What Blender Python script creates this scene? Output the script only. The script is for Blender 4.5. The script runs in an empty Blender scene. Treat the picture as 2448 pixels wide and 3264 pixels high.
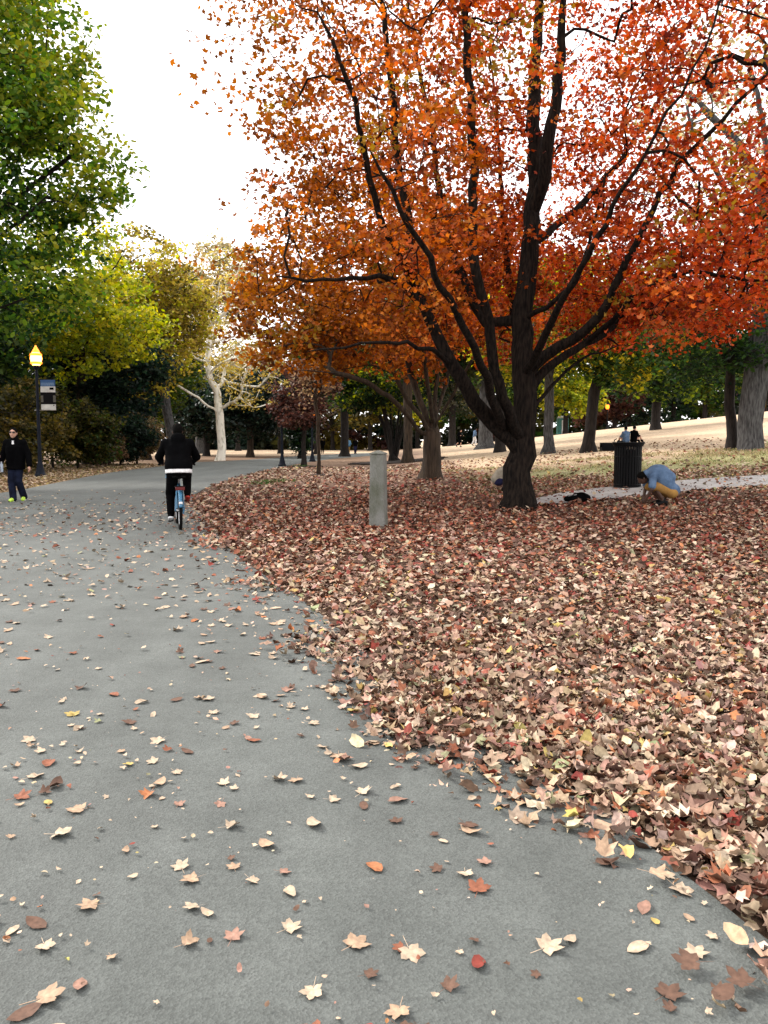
import bpy, math, random
import numpy as np
from mathutils import Vector, Matrix
from mathutils.geometry import tessellate_polygon

random.seed(7)
RNG = np.random.default_rng(11)
S = bpy.context.scene
COL = S.collection
R = math.radians

# ------------------------------------------------------------------ camera, sky, sun, exposure
CX, CY, F = 1224.0, 1632.0, 2566.0          # picture centre and focal length in photograph pixels
CAMH = 1.47
PITCH = math.atan((1632 - 1405) / F)
cam = bpy.data.cameras.new('camera')
cam.sensor_fit = 'HORIZONTAL'
cam.sensor_width = 36.0
cam.lens = 36.0 * F / 2448.0
cam.clip_start = 0.05
cam.clip_end = 3000
camo = bpy.data.objects.new('camera', cam)
camo.location = (0, 0, CAMH)
camo.rotation_euler = (math.pi / 2 - PITCH, 0, 0)
COL.objects.link(camo)
S.camera = camo

SUN_EL, SUN_AZ = R(38), R(-60)               # soft light high on the left of the road
W = bpy.data.worlds.new('World')
S.world = W
W.use_nodes = True
wn, wl = W.node_tree.nodes, W.node_tree.links
wn.clear()
wo = wn.new('ShaderNodeOutputWorld')
wb = wn.new('ShaderNodeBackground')
wb.inputs['Strength'].default_value = 0.088
sk = wn.new('ShaderNodeTexSky')
sk.sky_type = 'NISHITA'
sk.sun_disc = False
sk.sun_elevation = SUN_EL
sk.sun_rotation = SUN_AZ
wm = wn.new('ShaderNodeMix')
wm.data_type = 'RGBA'
wm.inputs[0].default_value = 0.9
wm.inputs[7].default_value = (9.6, 9.35, 9.3, 1)   # the white overcast that hides most of the blue
wl.new(sk.outputs[0], wm.inputs[6])
wl.new(wm.outputs[2], wb.inputs['Color'])
wl.new(wb.outputs[0], wo.inputs[0])

sl = bpy.data.lights.new('sun', 'SUN')
sl.energy = 1.5
sl.angle = R(10)
sl.color = (1.0, 0.95, 0.88)
so = bpy.data.objects.new('sun', sl)
sdir = Vector((math.sin(SUN_AZ) * math.cos(SUN_EL), math.cos(SUN_AZ) * math.cos(SUN_EL), math.sin(SUN_EL)))
so.rotation_euler = sdir.to_track_quat('Z', 'Y').to_euler()
COL.objects.link(so)

S.view_settings.view_transform = 'Standard'
S.view_settings.look = 'None'
S.view_settings.gamma = 1.0
S.view_settings.use_curve_mapping = False
S.view_settings.exposure = 1.7
S.render.engine = 'CYCLES'
S.cycles.max_bounces = 7
S.cycles.diffuse_bounces = 4
S.cycles.transmission_bounces = 5
S.cycles.use_denoising = True

# ------------------------------------------------------------------ land and pixel helpers
def land(x, y):
    """height of the ground: level along the road, rising to a lawn hill on the right"""
    x = np.asarray(x, float); y = np.asarray(y, float)
    xs = (np.sqrt(x * x + 1.0) + x) / 2 - 0.02
    xs = np.minimum(xs, 60)
    yy = np.clip(y, 1e-3, 86)
    f = np.clip((yy - 12) / yy, 0, 1)
    h = 0.13 * xs * f
    drop = np.clip((y - 86) / 60, 0, 1)
    return h * (1 - 0.75 * drop * drop * (3 - 2 * drop))

cp_, sp_ = math.cos(PITCH), math.sin(PITCH)
def ray(px, py):
    u, v = (px - CX) / F, (py - CY) / F
    return Vector((u, cp_ - v * sp_, -sp_ - v * cp_))
def P(px, py, Y):
    d = ray(px, py)
    return Vector((0, 0, CAMH)) + d * (Y / d.y)
def G(px, py):
    d = ray(px, py)
    Y = 0.8
    prev = Y
    while Y < 400:
        p = Vector((0, 0, CAMH)) + d * (Y / d.y)
        if p.z < float(land(p.x, p.y)):
            lo, hi = prev, Y
            for _ in range(25):
                m = (lo + hi) / 2
                q = Vector((0, 0, CAMH)) + d * (m / d.y)
                if q.z < float(land(q.x, q.y)): hi = m
                else: lo = m
            return Vector((0, 0, CAMH)) + d * (hi / d.y)
        prev = Y
        Y *= 1.02
    return Vector((0, 0, CAMH)) + d * (120 / d.y)
def on(px, Y):
    """ground point at depth Y in the direction of picture column px"""
    x = (px - CX) / F * Y
    return Vector((x, Y, float(land(x, Y))))

# ------------------------------------------------------------------ object helpers
def tag(o, label=None, cat=None, group=None, kind=None):
    if label: o['label'] = label
    if cat: o['category'] = cat
    if group: o['group'] = group
    if kind: o['kind'] = kind
    return o
def empty(name, loc=(0, 0, 0), rz=0.0, label=None, cat=None, group=None):
    o = bpy.data.objects.new(name, None)
    o.location = loc
    o.rotation_euler = (0, 0, rz)
    o.empty_display_size = 0.2
    COL.objects.link(o)
    return tag(o, label, cat, group)
def link(name, me, mat=None, parent=None):
    o = bpy.data.objects.new(name, me)
    if mat is not None and len(me.materials) == 0: me.materials.append(mat)
    if parent is not None: o.parent = parent
    COL.objects.link(o)
    return o
def copy_tree(o, parent=None):
    c = o.copy()
    COL.objects.link(c)
    if parent is not None: c.parent = parent
    for ch in list(o.children): copy_tree(ch, c)
    return c
def raw_mesh(name, verts, tris, cols=None, smooth=False, quads=False):
    verts = np.asarray(verts, np.float32).reshape(-1, 3)
    n = 4 if quads else 3
    tris = np.asarray(tris, np.int32).reshape(-1, n)
    me = bpy.data.meshes.new(name)
    me.vertices.add(len(verts)); me.vertices.foreach_set('co', verts.ravel())
    me.loops.add(len(tris) * n); me.loops.foreach_set('vertex_index', tris.ravel())
    me.polygons.add(len(tris))
    me.polygons.foreach_set('loop_start', np.arange(0, len(tris) * n, n, dtype=np.int32))
    me.polygons.foreach_set('loop_total', np.full(len(tris), n, np.int32))
    if smooth: me.polygons.foreach_set('use_smooth', np.ones(len(tris), bool))
    if cols is not None:
        c = np.ones((len(verts), 4), np.float32); c[:, :3] = cols
        a = me.color_attributes.new('col', 'FLOAT_COLOR', 'POINT')
        a.data.foreach_set('color', c.ravel())
    me.update(calc_edges=True)
    me.validate()
    return me

class MB:
    """collects simple shapes and links them as one mesh"""
    def __init__(s): s.v, s.f = [], []
    def add(s, v, f):
        b = len(s.v); s.v += [tuple(p) for p in v]; s.f += [tuple(i + b for i in q) for q in f]; return s
    def box(s, c, d, rot=None):
        x, y, z = d[0] / 2, d[1] / 2, d[2] / 2
        v = [Vector((a * x, b * y, e * z)) for a in (-1, 1) for b in (-1, 1) for e in (-1, 1)]
        if rot is not None: v = [rot @ p for p in v]
        v = [p + Vector(c) for p in v]
        return s.add(v, [(0, 1, 3, 2), (4, 6, 7, 5), (0, 4, 5, 1), (2, 3, 7, 6), (0, 2, 6, 4), (1, 5, 7, 3)])
    def tube(s, pts, rad, n=8, cap=True):
        pts = [Vector(p) for p in pts]
        if not hasattr(rad, '__len__'): rad = [rad] * len(pts)
        t = (pts[1] - pts[0]).normalized()
        a = t.orthogonal().normalized()
        v = []
        for i, p in enumerate(pts):
            if 0 < i < len(pts) - 1: t2 = (pts[i + 1] - pts[i - 1]).normalized()
            elif i == 0: t2 = t
            else: t2 = (pts[i] - pts[i - 1]).normalized()
            a = (a - t2 * a.dot(t2)).normalized(); b = t2.cross(a)
            for k in range(n):
                w = 2 * math.pi * k / n
                v.append(p + (a * math.cos(w) + b * math.sin(w)) * rad[i])
        f = [(i * n + k, i * n + (k + 1) % n, (i + 1) * n + (k + 1) % n, (i + 1) * n + k) for i in range(len(pts) - 1) for k in range(n)]
        if cap:
            f.append(tuple(range(n - 1, -1, -1))); m = (len(pts) - 1) * n; f.append(tuple(range(m, m + n)))
        return s.add(v, f)
    def lathe(s, prof, c=(0, 0, 0), n=24, axis='z'):
        v = []
        for r, z in prof:
            for k in range(n):
                w = 2 * math.pi * k / n
                p = Vector((r * math.cos(w), r * math.sin(w), z))
                if axis == 'x': p = Vector((z, p.x, p.y))
                v.append(p + Vector(c))
        f = [(i * n + k, i * n + (k + 1) % n, (i + 1) * n + (k + 1) % n, (i + 1) * n + k) for i in range(len(prof) - 1) for k in range(n)]
        f.append(tuple(range(n - 1, -1, -1))); m = (len(prof) - 1) * n; f.append(tuple(range(m, m + n)))
        return s.add(v, f)
    def torus(s, c, Rr, r, n=32, m=8, a0=0.0, a1=2 * math.pi, wide=1.0):
        """ring standing in the y-z plane (a wheel rolling along y)"""
        full = abs(a1 - a0 - 2 * math.pi) < 1e-6
        N = n if full else n + 1
        v = []
        for i in range(N):
            w = a0 + (a1 - a0) * i / n
            for k in range(m):
                q = 2 * math.pi * k / m
                rr = Rr + r * math.cos(q)
                v.append(Vector(c) + Vector((r * wide * math.sin(q), rr * math.cos(w), rr * math.sin(w))))
        f = [(i * m + k, i * m + (k + 1) % m, ((i + 1) % N) * m + (k + 1) % m, ((i + 1) % N) * m + k) for i in range(n) for k in range(m)]
        return s.add(v, f)
    def build(s, name, mat, parent=None, smooth=True, bevel=0.0):
        me = bpy.data.meshes.new(name)
        me.from_pydata(s.v, [], s.f)
        me.update()
        if smooth:
            me.polygons.foreach_set('use_smooth', np.ones(len(me.polygons), bool))
            me.set_sharp_from_angle(angle=R(38))
        o = link(name, me, mat, parent)
        if bevel:
            b = o.modifiers.new('bevel', 'BEVEL'); b.width = bevel; b.segments = 2; b.limit_method = 'ANGLE'
        return o

# ------------------------------------------------------------------ materials
def mat(name, col, rough=0.8, col2=None, scale=8.0, bump=0.0, bscale=None, metal=0.0, spec=0.3, stretch=None, attr=False, detail=6.0, lo=0.35, hi=0.65):
    m = bpy.data.materials.new(name); m.use_nodes = True
    n, l = m.node_tree.nodes, m.node_tree.links
    b = n['Principled BSDF']
    b.inputs['Roughness'].default_value = rough
    b.inputs['Metallic'].default_value = metal
    b.inputs['Specular IOR Level'].default_value = spec
    tc = n.new('ShaderNodeTexCoord')
    src = tc.outputs['Object']
    if stretch:
        mp = n.new('ShaderNodeMapping'); mp.inputs['Scale'].default_value = stretch
        l.new(src, mp.inputs['Vector']); src = mp.outputs[0]
    nz = n.new('ShaderNodeTexNoise'); nz.inputs['Scale'].default_value = scale; nz.inputs['Detail'].default_value = detail
    l.new(src, nz.inputs['Vector'])
    if col2 is None: col2 = tuple(c * 0.72 for c in col)
    mr = n.new('ShaderNodeMapRange'); mr.inputs[1].default_value = lo; mr.inputs[2].default_value = hi
    l.new(nz.outputs['Fac'], mr.inputs[0])
    mx = n.new('ShaderNodeMix'); mx.data_type = 'RGBA'
    l.new(mr.outputs[0], mx.inputs[0])
    mx.inputs[6].default_value = (*col2, 1); mx.inputs[7].default_value = (*col, 1)
    l.new(mx.outputs[2], b.inputs['Base Color'])
    if bump:
        n2 = n.new('ShaderNodeTexNoise'); n2.inputs['Scale'].default_value = bscale or scale * 4; n2.inputs['Detail'].default_value = 8
        l.new(src, n2.inputs['Vector'])
        bp = n.new('ShaderNodeBump'); bp.inputs['Strength'].default_value = bump; bp.inputs['Distance'].default_value = 0.02
        l.new(n2.outputs['Fac'], bp.inputs['Height']); l.new(bp.outputs[0], b.inputs['Normal'])
    return m
def leaf_mat(name, trans=0.45, rough=0.6, val=1.25):
    """leaf tissue: own colour from the mesh, part of the light passes through"""
    m = bpy.data.materials.new(name); m.use_nodes = True
    n, l = m.node_tree.nodes, m.node_tree.links
    n.clear()
    out = n.new('ShaderNodeOutputMaterial')
    at = n.new('ShaderNodeAttribute'); at.attribute_name = 'col'
    d = n.new('ShaderNodeBsdfPrincipled'); d.inputs['Roughness'].default_value = rough; d.inputs['Specular IOR Level'].default_value = 0.25
    t = n.new('ShaderNodeBsdfTranslucent')
    mx = n.new('ShaderNodeMixShader'); mx.inputs[0].default_value = trans
    hs = n.new('ShaderNodeHueSaturation'); hs.inputs['Saturation'].default_value = 1.1; hs.inputs['Value'].default_value = val
    l.new(at.outputs['Color'], d.inputs['Base Color']); l.new(at.outputs['Color'], hs.inputs['Color'])
    l.new(hs.outputs[0], t.inputs['Color'])
    l.new(d.outputs[0], mx.inputs[1]); l.new(t.outputs[0], mx.inputs[2]); l.new(mx.outputs[0], out.inputs[0])
    return m
def dry_leaf_mat(name):
    """dead leaves on the ground: own colour from the mesh with blotches"""
    m = bpy.data.materials.new(name); m.use_nodes = True
    n, l = m.node_tree.nodes, m.node_tree.links
    b = n['Principled BSDF']; b.inputs['Roughness'].default_value = 0.75; b.inputs['Specular IOR Level'].default_value = 0.25
    at = n.new('ShaderNodeAttribute'); at.attribute_name = 'col'
    ge = n.new('ShaderNodeNewGeometry')
    nz = n.new('ShaderNodeTexNoise'); nz.inputs['Scale'].default_value = 60; nz.inputs['Detail'].default_value = 4
    l.new(ge.outputs['Position'], nz.inputs['Vector'])
    mr = n.new('ShaderNodeMapRange'); mr.inputs[1].default_value = 0.3; mr.inputs[2].default_value = 0.7; mr.inputs[3].default_value = 0.7; mr.inputs[4].default_value = 1.18
    l.new(nz.outputs['Fac'], mr.inputs[0])
    hs = n.new('ShaderNodeHueSaturation')
    l.new(at.outputs['Color'], hs.inputs['Color']); l.new(mr.outputs[0], hs.inputs['Value'])
    l.new(hs.outputs[0], b.inputs['Base Color'])
    return m

def ground_mat():
    m = bpy.data.materials.new('ground'); m.use_nodes = True
    n, l = m.node_tree.nodes, m.node_tree.links
    b = n['Principled BSDF']; b.inputs['Roughness'].default_value = 0.95; b.inputs['Specular IOR Level'].default_value = 0.1
    at = n.new('ShaderNodeAttribute'); at.attribute_name = 'col'
    tc = n.new('ShaderNodeTexCoord')
    vo = n.new('ShaderNodeTexVoronoi'); vo.inputs['Scale'].default_value = 9; vo.inputs['Randomness'].default_value = 1
    l.new(tc.outputs['Object'], vo.inputs['Vector'])
    bw = n.new('ShaderNodeRGBToBW'); l.new(vo.outputs['Color'], bw.inputs[0])
    nz = n.new('ShaderNodeTexNoise'); nz.inputs['Scale'].default_value = 0.7; nz.inputs['Detail'].default_value = 8
    l.new(tc.outputs['Object'], nz.inputs['Vector'])
    ad = n.new('ShaderNodeMath'); ad.operation = 'ADD'
    l.new(bw.outputs[0], ad.inputs[0]); l.new(nz.outputs['Fac'], ad.inputs[1])
    mr = n.new('ShaderNodeMapRange'); mr.inputs[1].default_value = 0.5; mr.inputs[2].default_value = 1.5; mr.inputs[3].default_value = 0.62; mr.inputs[4].default_value = 1.3
    l.new(ad.outputs[0], mr.inputs[0])
    hs = n.new('ShaderNodeHueSaturation')
    l.new(at.outputs['Color'], hs.inputs['Color']); l.new(mr.outputs[0], hs.inputs['Value'])
    l.new(hs.outputs[0], b.inputs['Base Color'])
    n2 = n.new('ShaderNodeTexNoise'); n2.inputs['Scale'].default_value = 25; n2.inputs['Detail'].default_value = 6
    l.new(tc.outputs['Object'], n2.inputs['Vector'])
    bp = n.new('ShaderNodeBump'); bp.inputs['Strength'].default_value = 0.6; bp.inputs['Distance'].default_value = 0.03
    l.new(n2.outputs['Fac'], bp.inputs['Height']); l.new(bp.outputs[0], b.inputs['Normal'])
    return m

def asphalt_mat():
    m = bpy.data.materials.new('asphalt'); m.use_nodes = True
    n, l = m.node_tree.nodes, m.node_tree.links
    b = n['Principled BSDF']; b.inputs['Roughness'].default_value = 0.78; b.inputs['Specular IOR Level'].default_value = 0.35
    tc = n.new('ShaderNodeTexCoord')
    def noise(sc, det, ro=0.6):
        q = n.new('ShaderNodeTexNoise'); q.inputs['Scale'].default_value = sc; q.inputs['Detail'].default_value = det; q.inputs['Roughness'].default_value = ro
        l.new(tc.outputs['Object'], q.inputs['Vector']); return q
    big, mid, fine = noise(0.35, 6), noise(2.4, 7, 0.7), noise(90, 3, 0.7)
    vo = n.new('ShaderNodeTexVoronoi'); vo.inputs['Scale'].default_value = 140; l.new(tc.outputs['Object'], vo.inputs['Vector'])
    r1 = n.new('ShaderNodeValToRGB')
    r1.color_ramp.elements[0].position = 0.33; r1.color_ramp.elements[0].color = (0.070, 0.0765, 0.071, 1)
    r1.color_ramp.elements[1].position = 0.68; r1.color_ramp.elements[1].color = (0.098, 0.106, 0.099, 1)
    l.new(mid.outputs['Fac'], r1.inputs[0])
    r2 = n.new('ShaderNodeMapRange'); r2.inputs[1].default_value = 0.35; r2.inputs[2].default_value = 0.65; r2.inputs[3].default_value = 0.9; r2.inputs[4].default_value = 1.08
    l.new(big.outputs['Fac'], r2.inputs[0])
    bw = n.new('ShaderNodeRGBToBW'); l.new(vo.outputs['Color'], bw.inputs[0])
    r3 = n.new('ShaderNodeMapRange'); r3.inputs[1].default_value = 0.1; r3.inputs[2].default_value = 0.9; r3.inputs[3].default_value = 0.76; r3.inputs[4].default_value = 1.24
    l.new(bw.outputs[0], r3.inputs[0])
    mp = n.new('ShaderNodeMapping'); mp.inputs['Scale'].default_value = (1.3, .1, 1); mp.inputs['Rotation'].default_value = (0, 0, R(14)); l.new(tc.outputs['Object'], mp.inputs['Vector'])
    ws = n.new('ShaderNodeTexNoise'); ws.inputs['Scale'].default_value = 1.1; ws.inputs['Detail'].default_value = 5; l.new(mp.outputs[0], ws.inputs['Vector'])
    r4 = n.new('ShaderNodeMapRange'); r4.inputs[1].default_value = 0.36; r4.inputs[2].default_value = 0.64; r4.inputs[3].default_value = 0.86; r4.inputs[4].default_value = 1.1
    l.new(ws.outputs['Fac'], r4.inputs[0])
    m0 = n.new('ShaderNodeMath'); m0.operation = 'MULTIPLY'; l.new(r2.outputs[0], m0.inputs[0]); l.new(r4.outputs[0], m0.inputs[1])
    mu = n.new('ShaderNodeMath'); mu.operation = 'MULTIPLY'; l.new(m0.outputs[0], mu.inputs[0]); l.new(r3.outputs[0], mu.inputs[1])
    hs = n.new('ShaderNodeHueSaturation'); l.new(r1.outputs[0], hs.inputs['Color']); l.new(mu.outputs[0], hs.inputs['Value'])
    l.new(hs.outputs[0], b.inputs['Base Color'])
    bp = n.new('ShaderNodeBump'); bp.inputs['Strength'].default_value = 0.35; bp.inputs['Distance'].default_value = 0.006
    l.new(vo.outputs['Distance'], bp.inputs['Height'])
    bp2 = n.new('ShaderNodeBump'); bp2.inputs['Strength'].default_value = 0.3; bp2.inputs['Distance'].default_value = 0.01
    l.new(fine.outputs['Fac'], bp2.inputs['Height']); l.new(bp.outputs[0], bp2.inputs['Normal']); l.new(bp2.outputs[0], b.inputs['Normal'])
    return m
def glow(name, col, strength):
    m = bpy.data.materials.new(name); m.use_nodes = True
    b = m.node_tree.nodes['Principled BSDF']
    b.inputs['Base Color'].default_value = (*col, 1)
    b.inputs['Emission Color'].default_value = (*col, 1); b.inputs['Emission Strength'].default_value = strength
    return m

M = dict(
    ground=ground_mat(), asphalt=asphalt_mat(),
    concrete=mat('pale_concrete', (0.30, 0.29, 0.28), 0.85, (0.22, 0.21, 0.2), 3.0, 0.3),
    post=mat('weathered_concrete', (0.165, 0.165, 0.15), 0.9, (0.085, 0.09, 0.066), 2.6, 0.8, 26, lo=0.32, hi=0.6, stretch=(1.6, 1.6, .8)),
    bark=mat('maple_bark', (0.02, 0.0145, 0.011), 0.98, (0.0035, 0.0028, 0.0025), 6.0, 1.0, 16, stretch=(4, 4, 0.8), spec=.1),
    darkbark=mat('dark_bark', (0.022, 0.017, 0.014), 0.98, (0.007, 0.0055, 0.005), 5.0, 1.0, 14, stretch=(3, 3, 0.6)),
    greybark=mat('grey_bark', (0.085, 0.083, 0.082), 0.98, (0.022, 0.021, 0.021), 4.0, 1.0, 16, stretch=(4, 4, 0.8)),
    brownbark=mat('brown_bark', (0.052, 0.035, 0.022), 0.98, (0.016, 0.011, 0.007), 4.0, 1.0, 14, stretch=(3, 3, 0.5)),
    whitebark=mat('white_sycamore_bark', (0.84, 0.80, 0.70), 0.8, (0.42, 0.39, 0.3), 2.2, 0.4, 9, stretch=(2, 2, 0.8), lo=0.34, hi=0.5),
    leaf=leaf_mat('living_leaves', 0.5), maple=leaf_mat('autumn_leaves', 0.46, val=1.05), darkleaf=leaf_mat('evergreen_leaves', 0.2, 0.4),
    dry=dry_leaf_mat('fallen_leaves'),
    black=mat('black_painted_steel', (0.003, 0.003, 0.0035), 0.6, scale=20, spec=0.12),
    navyiron=mat('dark_blue_iron', (0.006, 0.009, 0.018), 0.6, scale=10, spec=0.15),
    rubber=mat('black_rubber', (0.005, 0.005, 0.005), 0.9, scale=30, spec=0.1),
    steel=mat('brushed_steel', (0.5, 0.5, 0.5), 0.35, metal=0.9, scale=30),
    bike=mat('blue_bicycle_paint', (0.035, 0.15, 0.26), 0.4, (0.025, 0.11, 0.2), 6, spec=0.5),
    red=mat('red_plastic', (0.12, 0.01, 0.01), 0.35, scale=10),
    white=mat('white_plastic', (0.75, 0.75, 0.76), 0.5, scale=10),
    cloth_black=mat('black_cloth', (0.0026, 0.0026, 0.003), 1.0, scale=14, bump=0.35, bscale=22, spec=0.03),
    cloth_black2=mat('black_trouser_cloth', (0.0032, 0.003, 0.0034), 1.0, scale=14, bump=0.35, bscale=22, spec=0.03),
    denim=mat('dark_denim', (0.010, 0.014, 0.032), 0.95, (0.003, 0.004, 0.009), 5, 0.3, 40, spec=0.1),
    cloth_white=mat('white_cotton', (0.75, 0.74, 0.74), 0.95, scale=14, spec=0.1),
    cloth_blue=mat('pale_blue_cotton', (0.105, 0.165, 0.26), 0.95, (0.06, 0.1, 0.17), 7, 0.9, 12, spec=0.1),
    khaki=mat('mustard_cotton', (0.34, 0.19, 0.055), 0.95, (0.24, 0.13, 0.04), 7, 0.3, 18, spec=0.1),
    cream=mat('cream_cotton', (0.26, 0.23, 0.18), 0.95, scale=10, spec=0.1),
    navy=mat('navy_cotton', (0.018, 0.018, 0.05), 0.95, scale=10, spec=0.1),
    skin=mat('light_skin', (0.52, 0.31, 0.22), 0.55, (0.45, 0.24, 0.17), 14),
    skin2=mat('dark_skin', (0.075, 0.04, 0.028), 0.5, scale=14),
    hair=mat('black_hair', (0.004, 0.0036, 0.0032), 0.9, scale=60, bump=0.6, bscale=120, spec=0.05),
    neon=mat('neon_green_shoe', (0.5, 0.75, 0.08), 0.6, scale=20),
    redrubber=mat('red_rubber_sole', (0.42, 0.035, 0.02), 0.6, scale=20),
    glass=mat('dark_lens', (0.012, 0.01, 0.012), 0.1, scale=10, spec=0.6),
    lampglass=mat('frosted_white_glass', (0.8, 0.8, 0.8), 0.4, scale=10),
    lit=glow('lit_lamp_glass', (1.0, 0.36, 0.06), 5.0),
    litfar=glow('lit_lamp_glass_far', (1.0, 0.22, 0.012), 0.9),
    bannerblue=mat('banner_blue', (0.03, 0.09, 0.23), 0.7, scale=5), bannerwhite=mat('banner_white', (0.55, 0.55, 0.53), 0.7, scale=5),
    bannerdark=mat('banner_dark', (0.004, 0.004, 0.005), 0.8, scale=5, spec=0.1),
    soil=mat('dark_mulch', (0.035, 0.022, 0.016), 0.98, (0.014, 0.01, 0.008), 9, 1.0, 40),
    carwhite=mat('white_car_paint', (0.7, 0.7, 0.7), 0.3, scale=5, spec=0.5), carglass=mat('car_glass', (0.02, 0.025, 0.03), 0.08, scale=5, spec=0.6),
    cargrey=mat('silver_car_paint', (0.4, 0.41, 0.43), 0.3, scale=5, spec=0.5),
    brick=mat('pink_brick_wall', (0.42, 0.2, 0.15), 0.9, scale=6), roof=mat('grey_shingle', (0.2, 0.2, 0.21), 0.9, scale=6),
    teal=mat('teal_plastic', (0.05, 0.2, 0.18), 0.5, scale=5),
)

# ------------------------------------------------------------------ road, ground, path
right_px = [(2448, 3142), (2065, 2847), (1844, 2626), (1623, 2434), (1416, 2316), (1254, 2169), (1092, 2021), (944, 1903), (752, 1770),
            (650, 1650), (612, 1600), (640, 1565), (700, 1540), (790, 1513), (870, 1495), (960, 1477), (1060, 1463), (1180, 1453)]
left_px = [(1180, 1444), (1100, 1447), (960, 1454), (850, 1462), (720, 1470), (600, 1475), (498, 1489), (359, 1506), (180, 1540), (0, 1573)]
RE = [G(*p) for p in right_px]
for q_, w_ in zip(RE, (.20, .18, .15, .10, .05)): q_.x += w_
LE = [G(*p) for p in left_px]
RIGHT = np.array([[2.6, 0.3], [1.9, 1.6]] + [[p.x, p.y] for p in RE] )
LEFTL = np.array([[p.x, p.y] for p in LE] + [[-11.3, 17.0], [-11.0, 9.0], [-10.5, -6.0]])
def smooth_line(a, n=6):
    out = []
    for i in range(len(a) - 1):
        p0, p1, p2, p3 = a[max(i - 1, 0)], a[i], a[i + 1], a[min(i + 2, len(a) - 1)]
        for k in range(n):
            t = k / n
            out.append(0.5 * ((2 * p1) + (-p0 + p2) * t + (2 * p0 - 5 * p1 + 4 * p2 - p3) * t * t + (-p0 + 3 * p1 - 3 * p2 + p3) * t ** 3))
    out.append(a[-1]); return np.array(out)
RIGHT = smooth_line(np.vstack([[[4.0, -6.0]], RIGHT]), 5)
LEFTL = smooth_line(LEFTL, 5)
ROAD = np.vstack([RIGHT, LEFTL])
def inside(poly, x, y):
    x = np.asarray(x); y = np.asarray(y)
    c = np.zeros(x.shape, bool)
    n = len(poly); j = n - 1
    for i in range(n):
        xi, yi, xj, yj = poly[i, 0], poly[i, 1], poly[j, 0], poly[j, 1]
        k = ((yi > y) != (yj > y)) & (x < (xj - xi) * (y - yi) / (yj - yi + 1e-12) + xi)
        c ^= k; j = i
    return c
def line_dist(line, x, y):
    d = np.full(np.shape(x), 1e9)
    for i in range(len(line) - 1):
        a, b = line[i], line[i + 1]
        ab = b - a; L = ab @ ab + 1e-12
        t = np.clip(((x - a[0]) * ab[0] + (y - a[1]) * ab[1]) / L, 0, 1)
        d = np.minimum(d, np.hypot(x - a[0] - t * ab[0], y - a[1] - t * ab[1]))
    return d
on_road = lambda x, y: inside(ROAD, x, y)

def value_noise(x, y, s, seed=0):
    r = np.random.default_rng(seed); T = r.random((64, 64))
    u, v = np.asarray(x) / s, np.asarray(y) / s
    i, j = np.floor(u).astype(int), np.floor(v).astype(int)
    fu, fv = u - i, v - j
    fu = fu * fu * (3 - 2 * fu); fv = fv * fv * (3 - 2 * fv)
    g = lambda a, b: T[a % 64, b % 64]
    return (g(i, j) * (1 - fu) + g(i + 1, j) * fu) * (1 - fv) + (g(i, j + 1) * (1 - fu) + g(i + 1, j + 1) * fu) * fv

TREE1 = np.array([on(1650, 16.4).x, 16.4]); TREE2 = np.array([on(1375, 28.0).x, 28.0])
def redness(x, y):
    """how many fallen maple leaves lie at a place"""
    a = .8 * np.hypot(x - TREE1[0] + 1.5, y - TREE1[1]); b = np.hypot(x - TREE2[0], y - TREE2[1])
    return np.clip(np.maximum(1 - (a - 2.5) / 6.5, 1 - (b - 2) / 7.5), 0, 1)

xs = np.unique(np.concatenate([np.arange(-700, -60, 40), np.arange(-60, -16, 2.0), np.arange(-16, 16, 0.4), np.arange(16, 60, 1.5), np.arange(60, 701, 40)]))
ys = np.unique(np.concatenate([np.arange(-60, -6, 6), np.arange(-6, 34, 0.4), np.arange(34, 100, 1.0), np.arange(100, 200, 5), np.arange(200, 1201, 50)]))
GX, GY = np.meshgrid(xs, ys, indexing='ij')
GZ = land(GX, GY)
rd = np.minimum(line_dist(RIGHT, GX, GY), line_dist(LEFTL, GX, GY))
inr = on_road(GX, GY)
GZ = GZ - np.where(inr & (rd > 0.45), 0.06, 0.0)
GZ += np.where(~inr & (rd > 1.0) & (GY < 60), (value_noise(GX, GY, 1.7, 3) - 1.0) * 0.05, 0)
lit_c, lawn_c = np.array([0.075, 0.047, 0.032]), np.array([0.47, 0.35, 0.235])
red_c, green_c, pink_c = np.array([0.075, 0.03, 0.02]), np.array([0.11, 0.145, 0.045]), np.array([0.24, 0.155, 0.11])
def sm(a, b, t): 
    q = np.clip((t - a) / (b - a), 0, 1); return q * q * (3 - 2 * q)
N1, N2 = value_noise(GX, GY, 3.1, 5), value_noise(GX, GY, 0.9, 6)
C = np.empty(GX.shape + (3,)); C[:] = lit_c
rr = redness(GX, GY)[..., None]
C = C * (1 - 0.6 * rr) + red_c * 0.6 * rr
far = sm(24, 34, GY + 3 * N1)[..., None]
C = C * (1 - far) + pink_c * far
gs = (sm(17.5, 21, GY + 3 * N1) * (1 - sm(29, 34, GY + 3 * N2)) * sm(3.5, 5.5, GX))[..., None]
C = C * (1 - gs) + (green_c * (0.55 + 0.6 * N2[..., None]) + lawn_c * 0.35) * gs
hill = (sm(30, 35, GY + 2 * N1) * sm(1.0, 5.0, GX - (GY - 30) * 0.02))[..., None]
C = C * (1 - hill) + lawn_c * (0.92 + 0.16 * N1[..., None]) * hill
lf = (sm(-5, -8, GX) * 1.0)[..., None]
C = C * (1 - lf) + np.array([0.22, 0.15, 0.085]) * (0.75 + 0.5 * N2[..., None]) * lf
lf2 = (sm(40, 62, GY) * sm(2, -3, GX))[..., None]
C = C * (1 - lf2) + np.array([0.2, 0.13, 0.085]) * lf2
lf3 = (sm(76, 84, GY) * sm(4, -1, GX))[..., None]
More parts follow.
